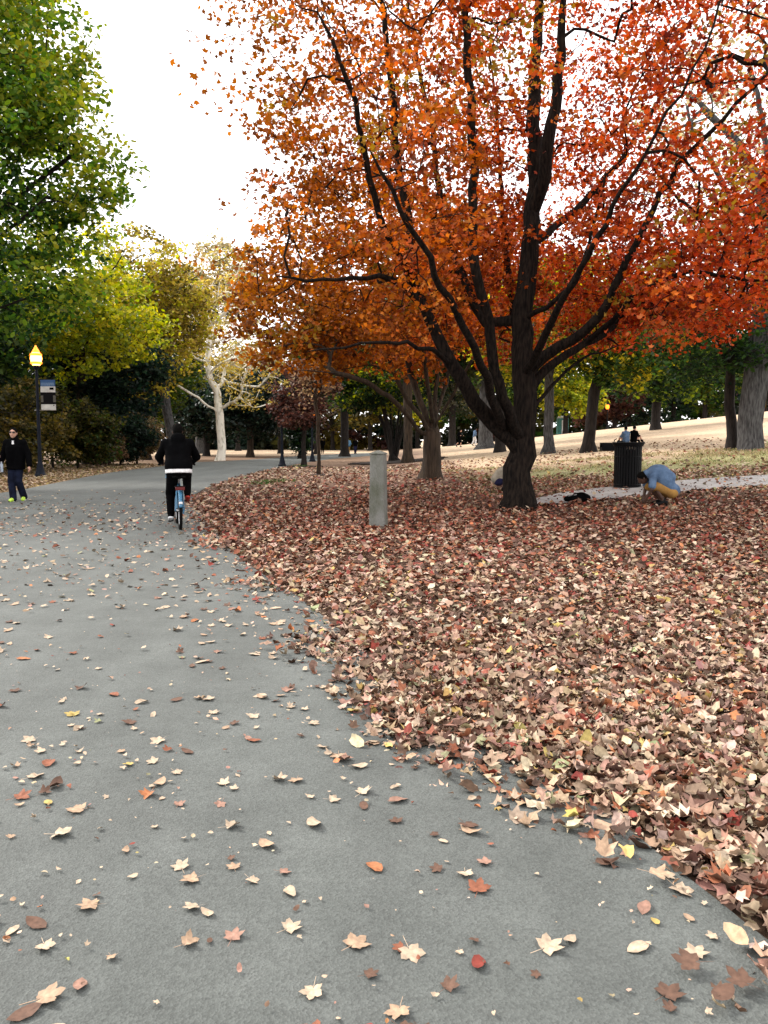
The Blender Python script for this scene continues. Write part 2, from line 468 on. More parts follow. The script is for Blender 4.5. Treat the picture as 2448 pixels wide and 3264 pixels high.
C = C * (1 - lf3) + lawn_c * lf3
nx, ny = GX.shape
idx = np.arange(nx * ny).reshape(nx, ny)
quads = np.stack([idx[:-1, :-1], idx[1:, :-1], idx[1:, 1:], idx[:-1, 1:]], -1).reshape(-1, 4)
gm = raw_mesh('ground', np.stack([GX, GY, GZ], -1).reshape(-1, 3), quads, C.reshape(-1, 3), smooth=True, quads=True)
tag(link('ground', gm, M['ground']), 'leaf strewn park ground rising to a pale dry lawn hill', 'ground', kind='structure')

def sheet(name, poly, lift, m, label, cat, thick=0.05):
    tri = tessellate_polygon([[Vector((p[0], p[1], 0)) for p in poly]])
    z = land(poly[:, 0], poly[:, 1]) + lift
    v = np.column_stack([poly, z])
    lo = v.copy(); lo[:, 2] -= thick
    n = len(v)
    f = []
    for t in tri:
        a, b, c = t
        nn = (v[b, 0] - v[a, 0]) * (v[c, 1] - v[a, 1]) - (v[b, 1] - v[a, 1]) * (v[c, 0] - v[a, 0])
        f.append((a, b, c) if nn > 0 else (a, c, b))
    me = bpy.data.meshes.new(name)
    f += [(i, (i + 1) % n, (i + 1) % n + n, i + n) for i in range(n)]
    me.from_pydata([tuple(p) for p in np.vstack([v, lo])], [], f); me.update()
    return tag(link(name, me, m), label, cat, kind='structure')
sheet('road', ROAD, 0.015, M['asphalt'], 'grey asphalt park road curving left then away to the right', 'road')

up_px = [(1690, 1597), (1790, 1574), (1900, 1560), (2040, 1547), (2180, 1534), (2300, 1525), (2448, 1517), (2600, 1510)]
lo_px = [(2600, 1540), (2448, 1549), (2300, 1560), (2180, 1570), (2040, 1585), (1900, 1597), (1790, 1608), (1700, 1612)]
PATH = np.array([[G(*p).x, G(*p).y] for p in up_px + lo_px])
tri_strip = MB()
k_ = len(up_px)
for i in range(k_ - 1):
    for j in range(6):
        def pt(i_, s_):
            a, b = PATH[i_], PATH[2 * k_ - 1 - i_]
            q = a + (b - a) * s_
            return (q[0], q[1], float(land(*q)) + 0.035)
        tri_strip.add([pt(i, j / 6), pt(i, (j + 1) / 6), pt(i + 1, (j + 1) / 6), pt(i + 1, j / 6)], [(0, 1, 2, 3)])
tag(tri_strip.build('path', M['concrete']), 'pale concrete footpath crossing the leaves behind the crouching man', 'path', kind='structure')

# ------------------------------------------------------------------ leaf geometry
def leaf_star(detail=2):
    if detail == 2:
        pr = [(0, 1.0), (27, .58), (52, .93), (86, .52), (116, .66), (158, .36), (202, .36), (244, .66), (274, .52), (308, .93), (333, .58)]
    else:
        pr = [(0, 1.0), (30, .5), (60, .9), (110, .5), (180, .45), (250, .5), (300, .9), (330, .5)]
    if detail == 1:
        v = [(r * math.sin(R(a)), r * math.cos(R(a)), 0.0) for a, r in pr]
        return np.array(v, np.float32), np.array([(0, 1, 7), (1, 2, 3), (1, 3, 5), (1, 5, 7), (3, 4, 5), (5, 6, 7)], np.int32)
    v = [(0, 0, 0)] + [(r * math.sin(R(a)), r * math.cos(R(a)), 0.0) for a, r in pr]
    n = len(pr)
    return np.array(v, np.float32), np.array([(0, 1 + (i + 1) % n, 1 + i) for i in range(n)], np.int32)
def leaf_oval():
    pr = [(0, 1.0), (24, .82), (50, .6), (90, .52), (130, .6), (158, .8), (180, .95), (202, .8), (230, .6), (270, .52), (310, .6), (336, .82)]
    v = [(0, 0, 0)] + [(r * math.sin(R(a)), r * math.cos(R(a)), 0.0) for a, r in pr]
    n = len(pr)
    return np.array(v, np.float32), np.array([(0, 1 + (i + 1) % n, 1 + i) for i in range(n)], np.int32)
def leaf_fold():
    return np.array([(0, -.9, 0), (.62, .05, .18), (0, 1, 0), (-.62, .05, .18)], np.float32), np.array([(0, 1, 2), (0, 2, 3)], np.int32)
def leaf_hex():
    v = np.array([(0, -.9, 0), (.55, -.35, .12), (.6, .35, .12), (0, 1, 0), (-.6, .35, .12), (-.55, -.35, .12)], np.float32)
    return v, np.array([(0, 1, 2), (0, 2, 3), (0, 3, 4), (0, 4, 5)], np.int32)
STAR, STAR8, FOLD, HEX, OVAL = leaf_star(2), leaf_star(1), leaf_fold(), leaf_hex(), leaf_oval()

def leaves_mesh(name, *a):
    v, f, c = leaves_data(*a)
    return raw_mesh(name, v, f, c)
def leaves_data(pos, nrm, size, col, tmpl, rng, curl=0.0):
    tv, tf = tmpl
    n, m = len(pos), len(tv)
    nrm = nrm / np.linalg.norm(nrm, axis=1, keepdims=True)
    ref = rng.normal(size=(n, 3))
    a = np.cross(nrm, ref); a /= np.linalg.norm(a, axis=1, keepdims=True) + 1e-9
    b = np.cross(nrm, a)
    t = np.broadcast_to(tv, (n, m, 3)).copy()
    if curl:
        r2 = (tv[:, 0] ** 2 + tv[:, 1] ** 2)[None, :]
        t[:, :, 2] += r2 * rng.normal(0.15, curl, (n, 1)) + rng.normal(0, curl * 0.35, (n, m)) * (r2 > 0) + np.abs(tv[:, 0])[None, :] * rng.normal(0.1, curl, (n, 1))
    s = np.asarray(size).reshape(-1, 1, 1)
    t = t * s
    v = pos[:, None, :] + t[:, :, 0:1] * a[:, None, :] + t[:, :, 1:2] * b[:, None, :] + t[:, :, 2:3] * nrm[:, None, :]
    f = (tf[None] + (np.arange(n) * m)[:, None, None]).reshape(-1, 3)
    return v.reshape(-1, 3), f, np.repeat(col, m, axis=0)

# ------------------------------------------------------------------ trees
def resample(pts, step):
    pts = smooth_line(np.array(pts, float), 8)
    d = np.r_[0, np.cumsum(np.linalg.norm(np.diff(pts, axis=0), axis=1))]
    n = max(2, int(round(d[-1] / step)) + 1)
    t = np.linspace(0, d[-1], n)
    return np.column_stack([np.interp(t, d, pts[:, k]) for k in range(3)])
class Skel:
    def __init__(s, step, rng):
        s.p, s.par, s.step, s.rng, s.minload, s.minrad = [], [], step, rng, {}, {}
    def add_line(s, pts, parent, jit=0.0, rr=None):
        pts = resample(pts, s.step)
        for i, q in enumerate(pts):
            if parent >= 0 and i == 0: continue
            q = q + (s.rng.normal(0, jit, 3) if 0 < i < len(pts) - 1 else 0)
            s.p.append(np.array(q)); s.par.append(parent); parent = len(s.p) - 1
            if rr: s.minrad[parent] = float(np.interp(i / (len(pts) - 1), np.linspace(0, 1, len(rr)), rr))
        return parent
    def nearest(s, q):
        a = np.array(s.p); return int(np.argmin(np.linalg.norm(a - q, axis=1)))
    def grow(s, cl, zmin, up=0.25, jit=0.03):
        order = np.argsort(np.min(np.linalg.norm(cl[:, None, :] - np.array(s.p)[None, ::3, :], axis=2), axis=1))
        tips = []
        buf = np.empty((400000, 3)); n = len(s.p); buf[:n] = np.array(s.p)
        for ci in order:
            c = cl[ci]
            a = buf[:n]
            d = a - c
            dist = np.sqrt((d * d).sum(1)) + 0.45 * np.maximum(0, d[:, 2]) + (a[:, 2] < zmin) * 50
            k = int(np.argmin(dist))
            p0 = a[k].copy(); L = np.linalg.norm(c - p0)
            pd = p0 - s.p[s.par[k]] if s.par[k] >= 0 else np.array([0, 0, 1.0])
            pd = pd / (np.linalg.norm(pd) + 1e-9)
            tc = (c - p0) / (L + 1e-9)
            p1 = p0 + 0.4 * L * (pd * 0.5 + tc * 0.6 + np.array([0, 0, up]))
            p2 = c - 0.3 * L * (tc * np.array([1, 1, 0.3]))
            m = max(1, int(round(L / s.step)))
            par = k
            for i in range(1, m + 1):
                t = i / m
                q = (1 - t) ** 3 * p0 + 3 * (1 - t) ** 2 * t * p1 + 3 * (1 - t) * t * t * p2 + t ** 3 * c
                if i < m: q = q + s.rng.normal(0, jit, 3)
                s.p.append(q); s.par.append(par); par = len(s.p) - 1
                buf[n] = q; n += 1
            tips.append(par)
        return tips
    def mesh(s, name, r_root, r_tip, origin, flare=1.5, floor=0.35):
        P_ = np.array(s.p); par = np.array(s.par); n = len(P_)
        kids = [[] for _ in range(n)]
        for i, q in enumerate(par):
            if q >= 0: kids[q].append(i)
        load = np.zeros(n)
        for i in range(n - 1, -1, -1):
            if not kids[i]: load[i] += 1
            load[i] = max(load[i], s.minload.get(i, 0))
            if par[i] >= 0: load[par[i]] += load[i]
        e = math.log(r_root / r_tip) / math.log(max(load[0], 2))
        rad = r_tip * load ** e
        for i, q in s.minrad.items(): rad[i] = max(min(rad[i], q * 1.25), q)
        root_z = P_[0, 2]
        hgt = P_[:, 2] - root_z
        fl = 1 + (flare - 1) * np.exp(-hgt / floor)
        trunk = load > load[0] * 0.5
        rad = rad * np.where(trunk, fl, 1)
        V, Fc = [], []
        nv = 0
        stack = [(0, -1)]
        while stack:
            st, pa = stack.pop()
            chain = [st]
            while kids[chain[-1]]:
                ks = sorted(kids[chain[-1]], key=lambda k: -load[k])
                stack += [(k, chain[-1]) for k in ks[1:]]
                chain.append(ks[0])
            pts = [P_[i] for i in chain]; rs = [rad[i] for i in chain]
            if pa >= 0:
                pts = [P_[pa]] + pts; rs = [min(rad[pa] * 0.9, rs[0] * 1.25)] + rs
            if len(pts) < 2: continue
            pts = np.array(pts); rs = np.array(rs)
            rs[-1] = rs[-1] * 0.5
            sides = 14 if rs[0] > 0.2 else 9 if rs[0] > 0.07 else 5 if rs[0] > 0.02 else 3
            tg = np.gradient(pts, axis=0); tg /= np.linalg.norm(tg, axis=1, keepdims=True) + 1e-9
            a = np.cross(tg[0], [0.3, 1, 0.2]); a /= np.linalg.norm(a) + 1e-9
            w = np.arange(sides) * 2 * math.pi / sides
            big = rs[0] > 0.12
            ph = s.rng.random(3) * 6
            for i in range(len(pts)):
                a = a - tg[i] * (a @ tg[i]); a /= np.linalg.norm(a) + 1e-9
                b = np.cross(tg[i], a)
                rr_ = rs[i]
                if big:
                    rr_ = rs[i] * (1 + 0.06 * np.sin(3 * w + ph[0] + i * 0.12) + 0.05 * np.sin(5 * w + ph[1] - i * .2))
                    if pa < 0: rr_ = rr_ * (1 + 0.28 * np.exp(-(pts[i, 2] - root_z) / 0.25) * np.maximum(0, np.sin(2.5 * w + ph[2])))
                ring = pts[i] + (np.cos(w) * rr_)[:, None] * a + (np.sin(w) * rr_)[:, None] * b
                V.append(ring)
            for i in range(len(pts) - 1):
                for k in range(sides):
                    Fc.append((nv + i * sides + k, nv + i * sides + (k + 1) % sides, nv + (i + 1) * sides + (k + 1) % sides, nv + (i + 1) * sides + k))
            nv += len(pts) * sides
        return raw_mesh(name, np.vstack(V) - np.array(origin), Fc, smooth=True, quads=True)

def ell_points(n, ells, rng, shell=0.55):
    """points in a union of ellipsoids (centre, radii, weight), more of them towards the outside"""
    w = np.array([e[2] for e in ells], float); w /= w.sum()
    which = rng.choice(len(ells), n, p=w)
    d = rng.normal(size=(n, 3)); d /= np.linalg.norm(d, axis=1, keepdims=True)
    r = (shell ** 3 + (1 - shell ** 3) * rng.random(n)) ** (1 / 3)
    c = np.array([e[0] for e in ells], float)[which]; s = np.array([e[1] for e in ells], float)[which]
    return c + d * r[:, None] * s
def sprays(cl, per, rad, flat, rng):
    """leaf places around each twig end: flattened, ragged sprays"""
    n = len(cl)
    k = rng.poisson(per, n)
    ci = np.repeat(np.arange(n), k)
    d = rng.normal(size=(len(ci), 3)); d /= np.linalg.norm(d, axis=1, keepdims=True)
    d *= (rng.random(len(ci)) ** 0.45)[:, None] * rad
    tilt = rng.normal(0, 0.28, (n, 2))[ci]
    d[:, 2] = d[:, 2] * flat + d[:, 0] * tilt[:, 0] + d[:, 1] * tilt[:, 1]
    d *= (0.6 + 0.8 * rng.random(n))[ci][:, None]
    return cl[ci] + d, ci
def shades(stops, t):
    stops = np.array(stops, float); t = np.clip(t, 0, 1) * (len(stops) - 1)
    i = np.minimum(t.astype(int), len(stops) - 2); f = (t - i)[:, None]
    return stops[i] * (1 - f) + stops[i + 1] * f

def make_tree(name, label, cat, base, lines, ells, n_cl, per, rad, lsize, colfn, seed, r_root, r_tip=0.008, bark='bark', leafm='leaf', tmpl=FOLD,
              zmin=2.0, step=0.35, flat=0.35, group=None, shell=0.5, keep=None, upness=0.6, flare=1.5, minload=4, jit=0.03, radii=None):
    rng = np.random.default_rng(seed)
    root = empty(name, base, 0, label, cat, group)
    sk_ = Skel(step, rng)
    for i, ln in enumerate(lines):
        pr = -1 if i == 0 else sk_.nearest(np.array(ln[0]))
        e = sk_.add_line(ln, pr, 0.02, radii[i] if radii and i < len(radii) else None)
        sk_.minload[e] = minload if i else minload
    cl = ell_points(n_cl, ells, rng, shell)
    if keep is not None: cl = cl[keep(cl, rng)]
    cl = cl[cl[:, 2] > base[2] + 0.4]
    if len(cl) > 1200:                      # no spray hangs on its own
        cl = cl[[np.partition(((cl - q) ** 2).sum(1), 3)[3] < 1.15 ** 2 for q in cl]]
    sk_.grow(cl, base[2] + zmin, jit=jit)
    link('trunk', sk_.mesh('trunk', r_root, r_tip, base, flare), M[bark], root)
    pos, ci = sprays(cl, per, rad, flat, rng)
    nr = rng.normal(size=pos.shape); nr[:, 2] = np.abs(nr[:, 2]) + upness
    col = colfn(pos, ci, len(cl), rng)
    sz = lsize * (0.65 + 0.7 * rng.random(len(pos)))
    link('crown', leaves_mesh('crown', pos - np.array(base), nr, sz, np.clip(col, 0.002, 0.9), tmpl, rng, 0.12), M[leafm], root)
    return root
def pal(stops, spread=0.25, clump=0.35, dark=0.25):
    """own colour of each leaf: clumps differ, leaves in a clump differ a little"""
    def f(pos, ci, n, rng):
        t = rng.random(n)[ci] * clump * 2 + (0.5 - clump) + rng.normal(0, spread, len(pos))
        return shades(stops, t) * (1 + rng.normal(0, dark, (len(pos), 1))).clip(0.4, 1.6)
    return f

# the red maple by the road
Y1 = 16.4
b1 = on(1650, Y1)
def L(pts):      # limb given by where it is seen and how far away it is
    return [P(x, y, Y1 + dy) for x, y, dy in pts]
limbs = [
    [b1 + Vector((0, 0, -0.1)), P(1652, 1560, Y1), P(1657, 1480, Y1), P(1668, 1400, Y1), P(1674, 1330, Y1), P(1672, 1200, Y1), P(1668, 1080, Y1 + .1), P(1680, 900, Y1 + .2),
     P(1698, 720, Y1 + .3), P(1706, 560, Y1 + .5), P(1700, 380, Y1 + .6), P(1706, 200, Y1 + .8), P(1720, 0, Y1 + 1), P(1715, -250, Y1 + 1.2), P(1700, -480, Y1 + 1.2)],
    L([(1664, 1430, 0), (1606, 1385, -.1), (1517, 1286, -.5), (1445, 1164, -.9), (1385, 1050, -1.1), (1330, 960, -1.4), (1262, 898, -1.7), (1177, 886, -2.2), (1004, 895, -2.9), (880, 880, -3.4)]),
    L([(1385, 1050, -1.1), (1345, 960, -1.0), (1324, 880, -.9), (1313, 760, -.8), (1286, 597, -.8), (1264, 434, -1.0), (1248, 280, -1.2), (1225, 80, -1.4), (1180, -150, -1.6)]),
    L([(1330, 935, -.9), (1291, 857, -1.3), (1221, 732, -1.9), (1188, 597, -2.4), (1161, 461, -2.8), (1120, 300, -3.2), (1060, 130, -3.6)]),
    L([(1660, 1400, 0), (1622, 1310, -.6), (1580, 1189, -.9), (1562, 1050, -1.1), (1530, 930, -1.3), (1512, 800, -1.4), (1508, 600, -1.5), (1503, 434, -1.7), (1498, 271, -1.9), (1481, 54, -2.2), (1460, -200, -2.4)]),
    L([(1560, 1060, .2), (1510, 960, .8), (1440, 800, 1.4), (1400, 620, 1.9), (1380, 420, 2.3), (1330, 200, 2.7), (1300, -50, 3)]),
    L([(1706, 660, .3), (1738, 543, .0), (1754, 407, -.2), (1776, 271, -.3), (1790, 81, -.5), (1800, -160, -.6)]),
    L([(1690, 1210, 0), (1727, 1140, -.2), (1884, 1040, -.7), (1955, 915, -1.1), (2009, 803, -1.4), (2053, 732, -1.6), (2118, 597, -1.9), (2172, 510, -2.2), (2253, 434, -2.6), (2351, 336, -3.0), (2450, 230, -3.4)]),
    L([(1685, 1235, 0), (1792, 1139, .5), (1928, 1062, 1.1), (2009, 985, 1.6), (2118, 962, 2.1), (2308, 960, 2.9), (2450, 950, 3.5)]),
    L([(1928, 1062, .3), (2000, 960, -.2), (2090, 905, -.7), (2200, 872, -1.2), (2330, 885, -1.8), (2500, 900, -2.4)]),
    L([(1680, 1010, .1), (1754, 977, -.5), (1830, 895, -.9), (1863, 814, -1.1), (1900, 700, -1.4), (1930, 560, -1.8)]),
    L([(1690, 1320, 0), (1750, 1240, .4), (1826, 1165, .9), (1918, 1120, 1.4), (2000, 1100, 1.9)]),
    L([(1700, 780, .2), (1770, 720, .8), (1873, 635, 1.4), (2000, 480, 2.2), (2100, 320, 2.8), (2220, 120, 3.4)]),
    L([(1672, 1150, .1), (1640, 1020, 1.0), (1620, 850, 1.8), (1600, 650, 2.4), (1590, 420, 2.8), (1560, 180, 3.2)]),
    L([(1445, 1164, -.9), (1360, 1110, -1.9), (1230, 1090, -2.9), (1090, 1110, -3.6), (980, 1120, -4.2)]),
    L([(1606, 1385, -.1), (1560, 1240, -1.2), (1500, 1080, -2.4), (1400, 900, -3.4), (1300, 700, -4.2), (1180, 480, -4.8)]),
    L([(1672, 1200, 0), (1740, 1060, -1.4), (1850, 860, -2.8), (1980, 620, -3.8), (2120, 380, -4.6), (2250, 150, -5)]),
]
RAD1 = [[.26, .25, .235, .21, .19, .165, .15, .125, .10, .08, .05, .02], [.17, .15, .13, .10, .05, .03, .015], [.09, .085, .07, .055, .035], [.075, .06, .05, .03], [.12, .10, .09, .08, .07, .045],
        [.08, .06, .045, .03], [.14, .125, .10, .07, .03], [.13, .10, .08, .06, .045, .03, .02], [.085, .06, .045, .03, .015], [.06, .045, .03, .015], [.06, .045, .03, .015], [.05, .035, .02, .01], [.07, .055, .035, .02],
        [.09, .075, .06, .04, .02], [.055, .04, .025, .012], [.10, .085, .065, .045, .02], [.09, .07, .05, .03, .015]]
c1 = Vector((P(1690, 560, Y1)))
ells1 = [((c1.x - 0.3, Y1 - 0.2, 8.2), (6.4, 6.0, 5.6), 1.0), ((c1.x + 3.4, Y1 - 0.6, 6.2), (4.6, 4.8, 3.6), 0.5), ((c1.x - 3.0, Y1 - 0.8, 6.2), (4.2, 4.6, 3.2), 0.42),
         ((c1.x + .5, Y1, 10.5), (5, 5, 4.2), 0.4), ((6.6, 15.2, 5.0), (3.4, 3.4, 1.6), .34), ((3.6, 19.5, 5.2), (4, 2.6, 2.0), .25)]
def img(p):
    """where world points fall in the photograph"""
    q = p - np.array([0, 0, CAMH])
    zc = q[:, 1] * cp_ - q[:, 2] * sp_
    up_ = q[:, 1] * sp_ + q[:, 2] * cp_
    return CX + F * q[:, 0] / zc, CY - F * up_ / zc
def keep1(c, rng):
    # a maple crown: starts above head height, opens out upwards, ragged and sparse on the road side
    r = np.hypot(c[:, 0] - b1.x, c[:, 1] - b1.y)
    lim = np.where(c[:, 0] < b1.x, 6.0, 9.0) * (.84 + .24 * rng.random(len(c)))
    ok = c[:, 2] > 3.15 + 0.10 * np.abs(r - 3) + rng.random(len(c)) * 0.5
    rthin = (c[:, 0] > b1.x + 1.5) & (c[:, 2] > 5.2) & (rng.random(len(c)) < .28)
    side = (c[:, 0] - b1.x + 4.6) / 1.6
    thin = np.clip(1.0 - np.clip(-side, 0, 1.4) * 0.62, 0.12, 1)
    gap = value_noise(c[:, 0] * 1.0 + 40, c[:, 2] * 1.3 + c[:, 1] * 0.7 + 40, 1.5, 21)
    # the near side of the crown opens towards the trunk, so the stems show
    stem = np.minimum(np.abs(c[:, 0] - (b1.x + 0.15)), 3) / 1.0
    open_ = (c[:, 1] < Y1 + .2) & (rng.random(len(c)) < np.clip(.88 - .26 * stem, .36, 1)) & (c[:, 2] < 10.5)
    return ok & (rng.random(len(c)) < thin) & (gap > 0.27) & ~open_ & (r < lim) & ~rthin
ORANGE = [(0.10, 0.03, 0.006), (0.27, 0.078, 0.008), (0.42, 0.125, 0.010), (0.5, 0.2, 0.02)]
REDS = [(0.14, 0.016, 0.009), (0.40, 0.045, 0.013), (0.58, 0.09, 0.02), (0.62, 0.19, 0.06)]
def maple_cols(x0, x1):
    def f(pos, ci, n, rng):
        k = rng.normal(0, 0.16, n)[ci]
        m = np.clip((pos[:, 0] - x0) / (x1 - x0) + k + (pos[:, 2] - 6) * 0.03, 0, 1)[:, None]
        t = rng.random(n)[ci] * 0.6 + 0.2 + rng.normal(0, 0.2, len(pos))
        c = shades(ORANGE, t) * (1 - m) + shades(REDS, t) * m
        gold = (rng.random(n) < 0.06)[ci][:, None]
        c = np.where(gold, np.array([0.32, 0.19, 0.03]), c)
        return c * (1 + rng.normal(0, 0.3, (len(pos), 1))).clip(0.3, 1.5) * (1 + rng.normal(0, .18, n)[ci][:, None]).clip(.5, 1.4)
    return f
make_tree('maple_tree', 'largest maple with dark forked trunk and orange to red crown beside the road', 'tree', b1, limbs, ells1, 3700, 47, 0.6, 0.062,
          maple_cols(b1.x - 5.2, b1.x + 2.2), 3, 0.27, 0.0072, 'bark', 'maple', STAR8, zmin=2.4, step=0.3, flat=0.4, keep=keep1, upness=0.35, flare=1.5, minload=5, radii=RAD1, shell=0.35, jit=0.035)

# the second maple behind it
Y2 = 28.0
b2 = on(1375, Y2)
def L2(pts): return [P(x, y, Y2 + dy) for x, y, dy in pts]
limbs2 = [
    [b2 + Vector((0, 0, -0.1)), P(1376, 1470, Y2), P(1377, 1420, Y2), P(1378, 1380, Y2), P(1385, 1300, Y2 + .3), P(1392, 1200, Y2 + .6), P(1395, 1080, Y2 + .8), P(1400, 950, Y2 + 1)],
    L2([(1374, 1392, 0), (1344, 1335, -.3), (1289, 1261, -.8), (1251, 1177, -1.2), (1232, 1080, -1.5), (1215, 980, -1.8)]),
    L2([(1376, 1385, 0), (1345, 1290, .3), (1310, 1190, .8), (1290, 1090, 1.1), (1280, 960, 1.5)]),
    L2([(1370, 1400, 0), (1344, 1379, -.2), (1276, 1303, -1.2), (1226, 1252, -2), (1150, 1210, -2.8), (1060, 1190, -3.4), (960, 1180, -4)]),
    L2([(1380, 1370, 0), (1430, 1280, -.5), (1480, 1190, -1), (1530, 1100, -1.6)]),
    L2([(1378, 1350, 0), (1365, 1240, -.9), (1350, 1120, -1.8), (1330, 1000, -2.4)]),
    L2([(1378, 1350, 0), (1420, 1230, 1.2), (1450, 1100, 2), (1500, 960, 2.6)]),
]
cc = P(1230, 1000, Y2)
ells2 = [((cc.x - .2, Y2 - .3, 6.6), (4.9, 4.6, 3.6), 1.0), ((cc.x - 2.6, Y2 - 1, 5.2), (2.8, 3, 1.8), 0.4), ((cc.x + 2.6, Y2, 6.8), (3.4, 3.4, 3), .35)]
def keep2(c, rng):
    gap = value_noise(c[:, 0] + 60, c[:, 2] * 1.3 + c[:, 1] + 20, 1.6, 22)
    return (c[:, 2] > 3.4 + rng.random(len(c)) * 0.4) & (gap > 0.2)
make_tree('maple_tree', 'second orange maple with a shorter pale brown trunk behind the concrete post', 'tree', b2, limbs2, ells2, 700, 44, 0.62, 0.085,
          maple_cols(cc.x - 1.0, cc.x + 6.0), 4, 0.29, 0.007, 'brownbark', 'maple', HEX, zmin=1.9, step=0.4, flat=0.4, keep=keep2, upness=0.35, shell=0.35)

def auto_tree(name, label, base, h, zlow, rx, ry, seed, colfn, n_cl=170, per=45, rad=0.9, lsize=0.16, r_root=0.25, bark='darkbark', leafm='leaf', group=None, lean=(0, 0),
              cat='tree', tmpl=FOLD, shell=0.45, lobes=5, zmin=None, flat=0.5, stems=4, keep=None, upness=0.5):
    """a tree of its own: trunk, a few random limbs, lobed crown"""
    rng = np.random.default_rng(seed)
    bx, by, bz = base
    zc, rz_ = bz + (h + zlow) / 2, (h - zlow) / 2
    ax, ay = bx + lean[0], by + lean[1]
    top = np.array([ax, ay, bz + zlow + (h - zlow) * 0.8])
    mid = np.array([bx + lean[0] * .35, by + lean[1] * .35, bz + max(zlow, h * 0.25)])
    ln = [[(bx, by, bz - 0.1), (bx + lean[0] * .1, by + lean[1] * .1, bz + max(zlow, h * .25) * .5), tuple(mid), tuple((mid + top) / 2 + rng.normal(0, .2, 3)), tuple(top)]]
    for k in range(stems):
        a = 2 * math.pi * (k + rng.random() * .7) / stems
        st = mid + (top - mid) * (0.05 + 0.5 * rng.random())
        en = np.array([ax + rx * .75 * math.cos(a), ay + ry * .75 * math.sin(a), zc + rz_ * (0.0 + .5 * rng.random())])
        ln.append([tuple(st), tuple(st * .6 + en * .4 + np.array([0, 0, .25 * rz_])), tuple(en)])
    ells = [((ax, ay, zc), (rx * .8, ry * .8, rz_ * .92), 1.0)]
    for k in range(lobes):
        a = 2 * math.pi * (k + rng.random() * .6) / lobes
        zz = zc + rz_ * (rng.random() * 1.1 - .6)
        q = 0.42 + 0.2 * rng.random()
        ells.append(((ax + rx * (1 - q) * math.cos(a), ay + ry * (1 - q) * math.sin(a), zz), (rx * q, ry * q, rz_ * q * .75), .3))
    def kp(c, g):
        ok = c[:, 2] > bz + zlow * (0.9 + .25 * g.random(len(c)))
        return ok & (keep(c, g) if keep else True)
    return make_tree(name, label, cat, Vector(base), ln, ells, n_cl, per * .82, rad, lsize * 1.1, colfn, seed + 100, r_root, 0.012, bark, leafm, tmpl,
                     zmin=zmin if zmin is not None else max(0.3, zlow * .6), step=0.6, flat=flat, group=group, shell=shell, keep=kp, minload=4, upness=upness)

GREEN = [(0.008, 0.024, 0.006), (0.03, 0.07, 0.012), (0.085, 0.13, 0.014), (0.2, 0.2, 0.022)]
OLIVE = [(0.016, 0.02, 0.007), (0.045, 0.045, 0.01), (0.11, 0.085, 0.016), (0.19, 0.13, 0.028)]
YELLOWGREEN = [(0.06, 0.10, 0.012), (0.2, 0.25, 0.022), (0.40, 0.41, 0.03), (0.6, 0.48, 0.04)]
GOLD = [(0.18, 0.13, 0.028), (0.36, 0.25, 0.05), (0.5, 0.36, 0.08), (0.58, 0.45, 0.14)]
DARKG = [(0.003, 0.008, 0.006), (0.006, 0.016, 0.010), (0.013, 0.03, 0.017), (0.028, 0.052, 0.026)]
MAROON = [(0.03, 0.013, 0.011), (0.06, 0.024, 0.019), (0.10, 0.038, 0.028), (0.14, 0.075, 0.05)]
BROWN = [(0.07, 0.04, 0.025), (0.15, 0.085, 0.05), (0.22, 0.13, 0.07), (0.27, 0.19, 0.1)]
TAN = [(0.16, 0.13, 0.07), (0.3, 0.24, 0.12), (0.42, 0.33, 0.18), (0.36, 0.36, 0.18)]

# --- the big green tree that fills the upper left
def keepL(c, g):
    gap = value_noise(c[:, 1] + c[:, 0] * .4 + 50, c[:, 2] * 1.25 + 30, 2.0, 31)
    return gap > 0.22
TLb = Vector((-15.2, 26.0, float(land(-15.2, 26.0))))
rngL = np.random.default_rng(50)
linesL = [[(-15.2, 26, -.1), (-15.1, 26, 2.5), (-15, 25.8, 5), (-14.8, 25.5, 9), (-14.8, 25.4, 13), (-15, 25.2, 18)]]
for (dx, dy, z0, z1) in ((5.5, -2, 4, 8.5), (5.2, 1.5, 5, 11), (4.2, -3, 7.5, 13.5), (3.5, 2, 9, 16.5), (-4, -3, 5, 11), (1, -5.5, 4.5, 9), (2, -4.5, 8, 15), (-3, 3, 7, 14), (5, 0, 3.6, 6.2)):
    st = np.array([-14.9, 25.5, z0]); en = st + np.array([dx, dy, z1 - z0])
    linesL.append([tuple(st), tuple(st * .5 + en * .5 + np.array([0, 0, .5])), tuple(en)])
ellsL = [((-14.6, 25, 11.0), (6.0, 6.0, 6.6), 1.0), ((-11.2, 24.4, 9.4), (3.6, 4, 2.3), .38), ((-12.3, 24.6, 6.2), (3.4, 4, 2.0), .34), ((-12.4, 24.8, 12.8), (3.6, 3.6, 2.2), .3), ((-12.7, 24.8, 16.3), (3.3, 3.6, 2.4), .3)]
LGREEN = [(0.012, 0.042, 0.009), (0.06, 0.135, 0.017), (0.165, 0.235, 0.024), (0.33, 0.31, 0.035)]
def colL(pos, ci, n, rng):
    t = rng.random(n)[ci] * 0.7 + rng.normal(0, .18, len(pos)) + (pos[:, 2] - 9) * 0.05 + (pos[:, 0] + 12) * .06
    return shades(LGREEN, t) * (1 + rng.normal(0, .25, (len(pos), 1))).clip(.4, 1.6)
make_tree('broadleaf_tree', 'tall green tree whose crown fills the upper left above the street lamp', 'tree', TLb, linesL, ellsL, 1150, 62, 0.95, 0.092, colL, 8, 0.42, 0.008, 'darkbark', 'leaf', HEX,
          zmin=3.2, step=0.5, flat=0.42, keep=keepL, shell=0.4, upness=.4)

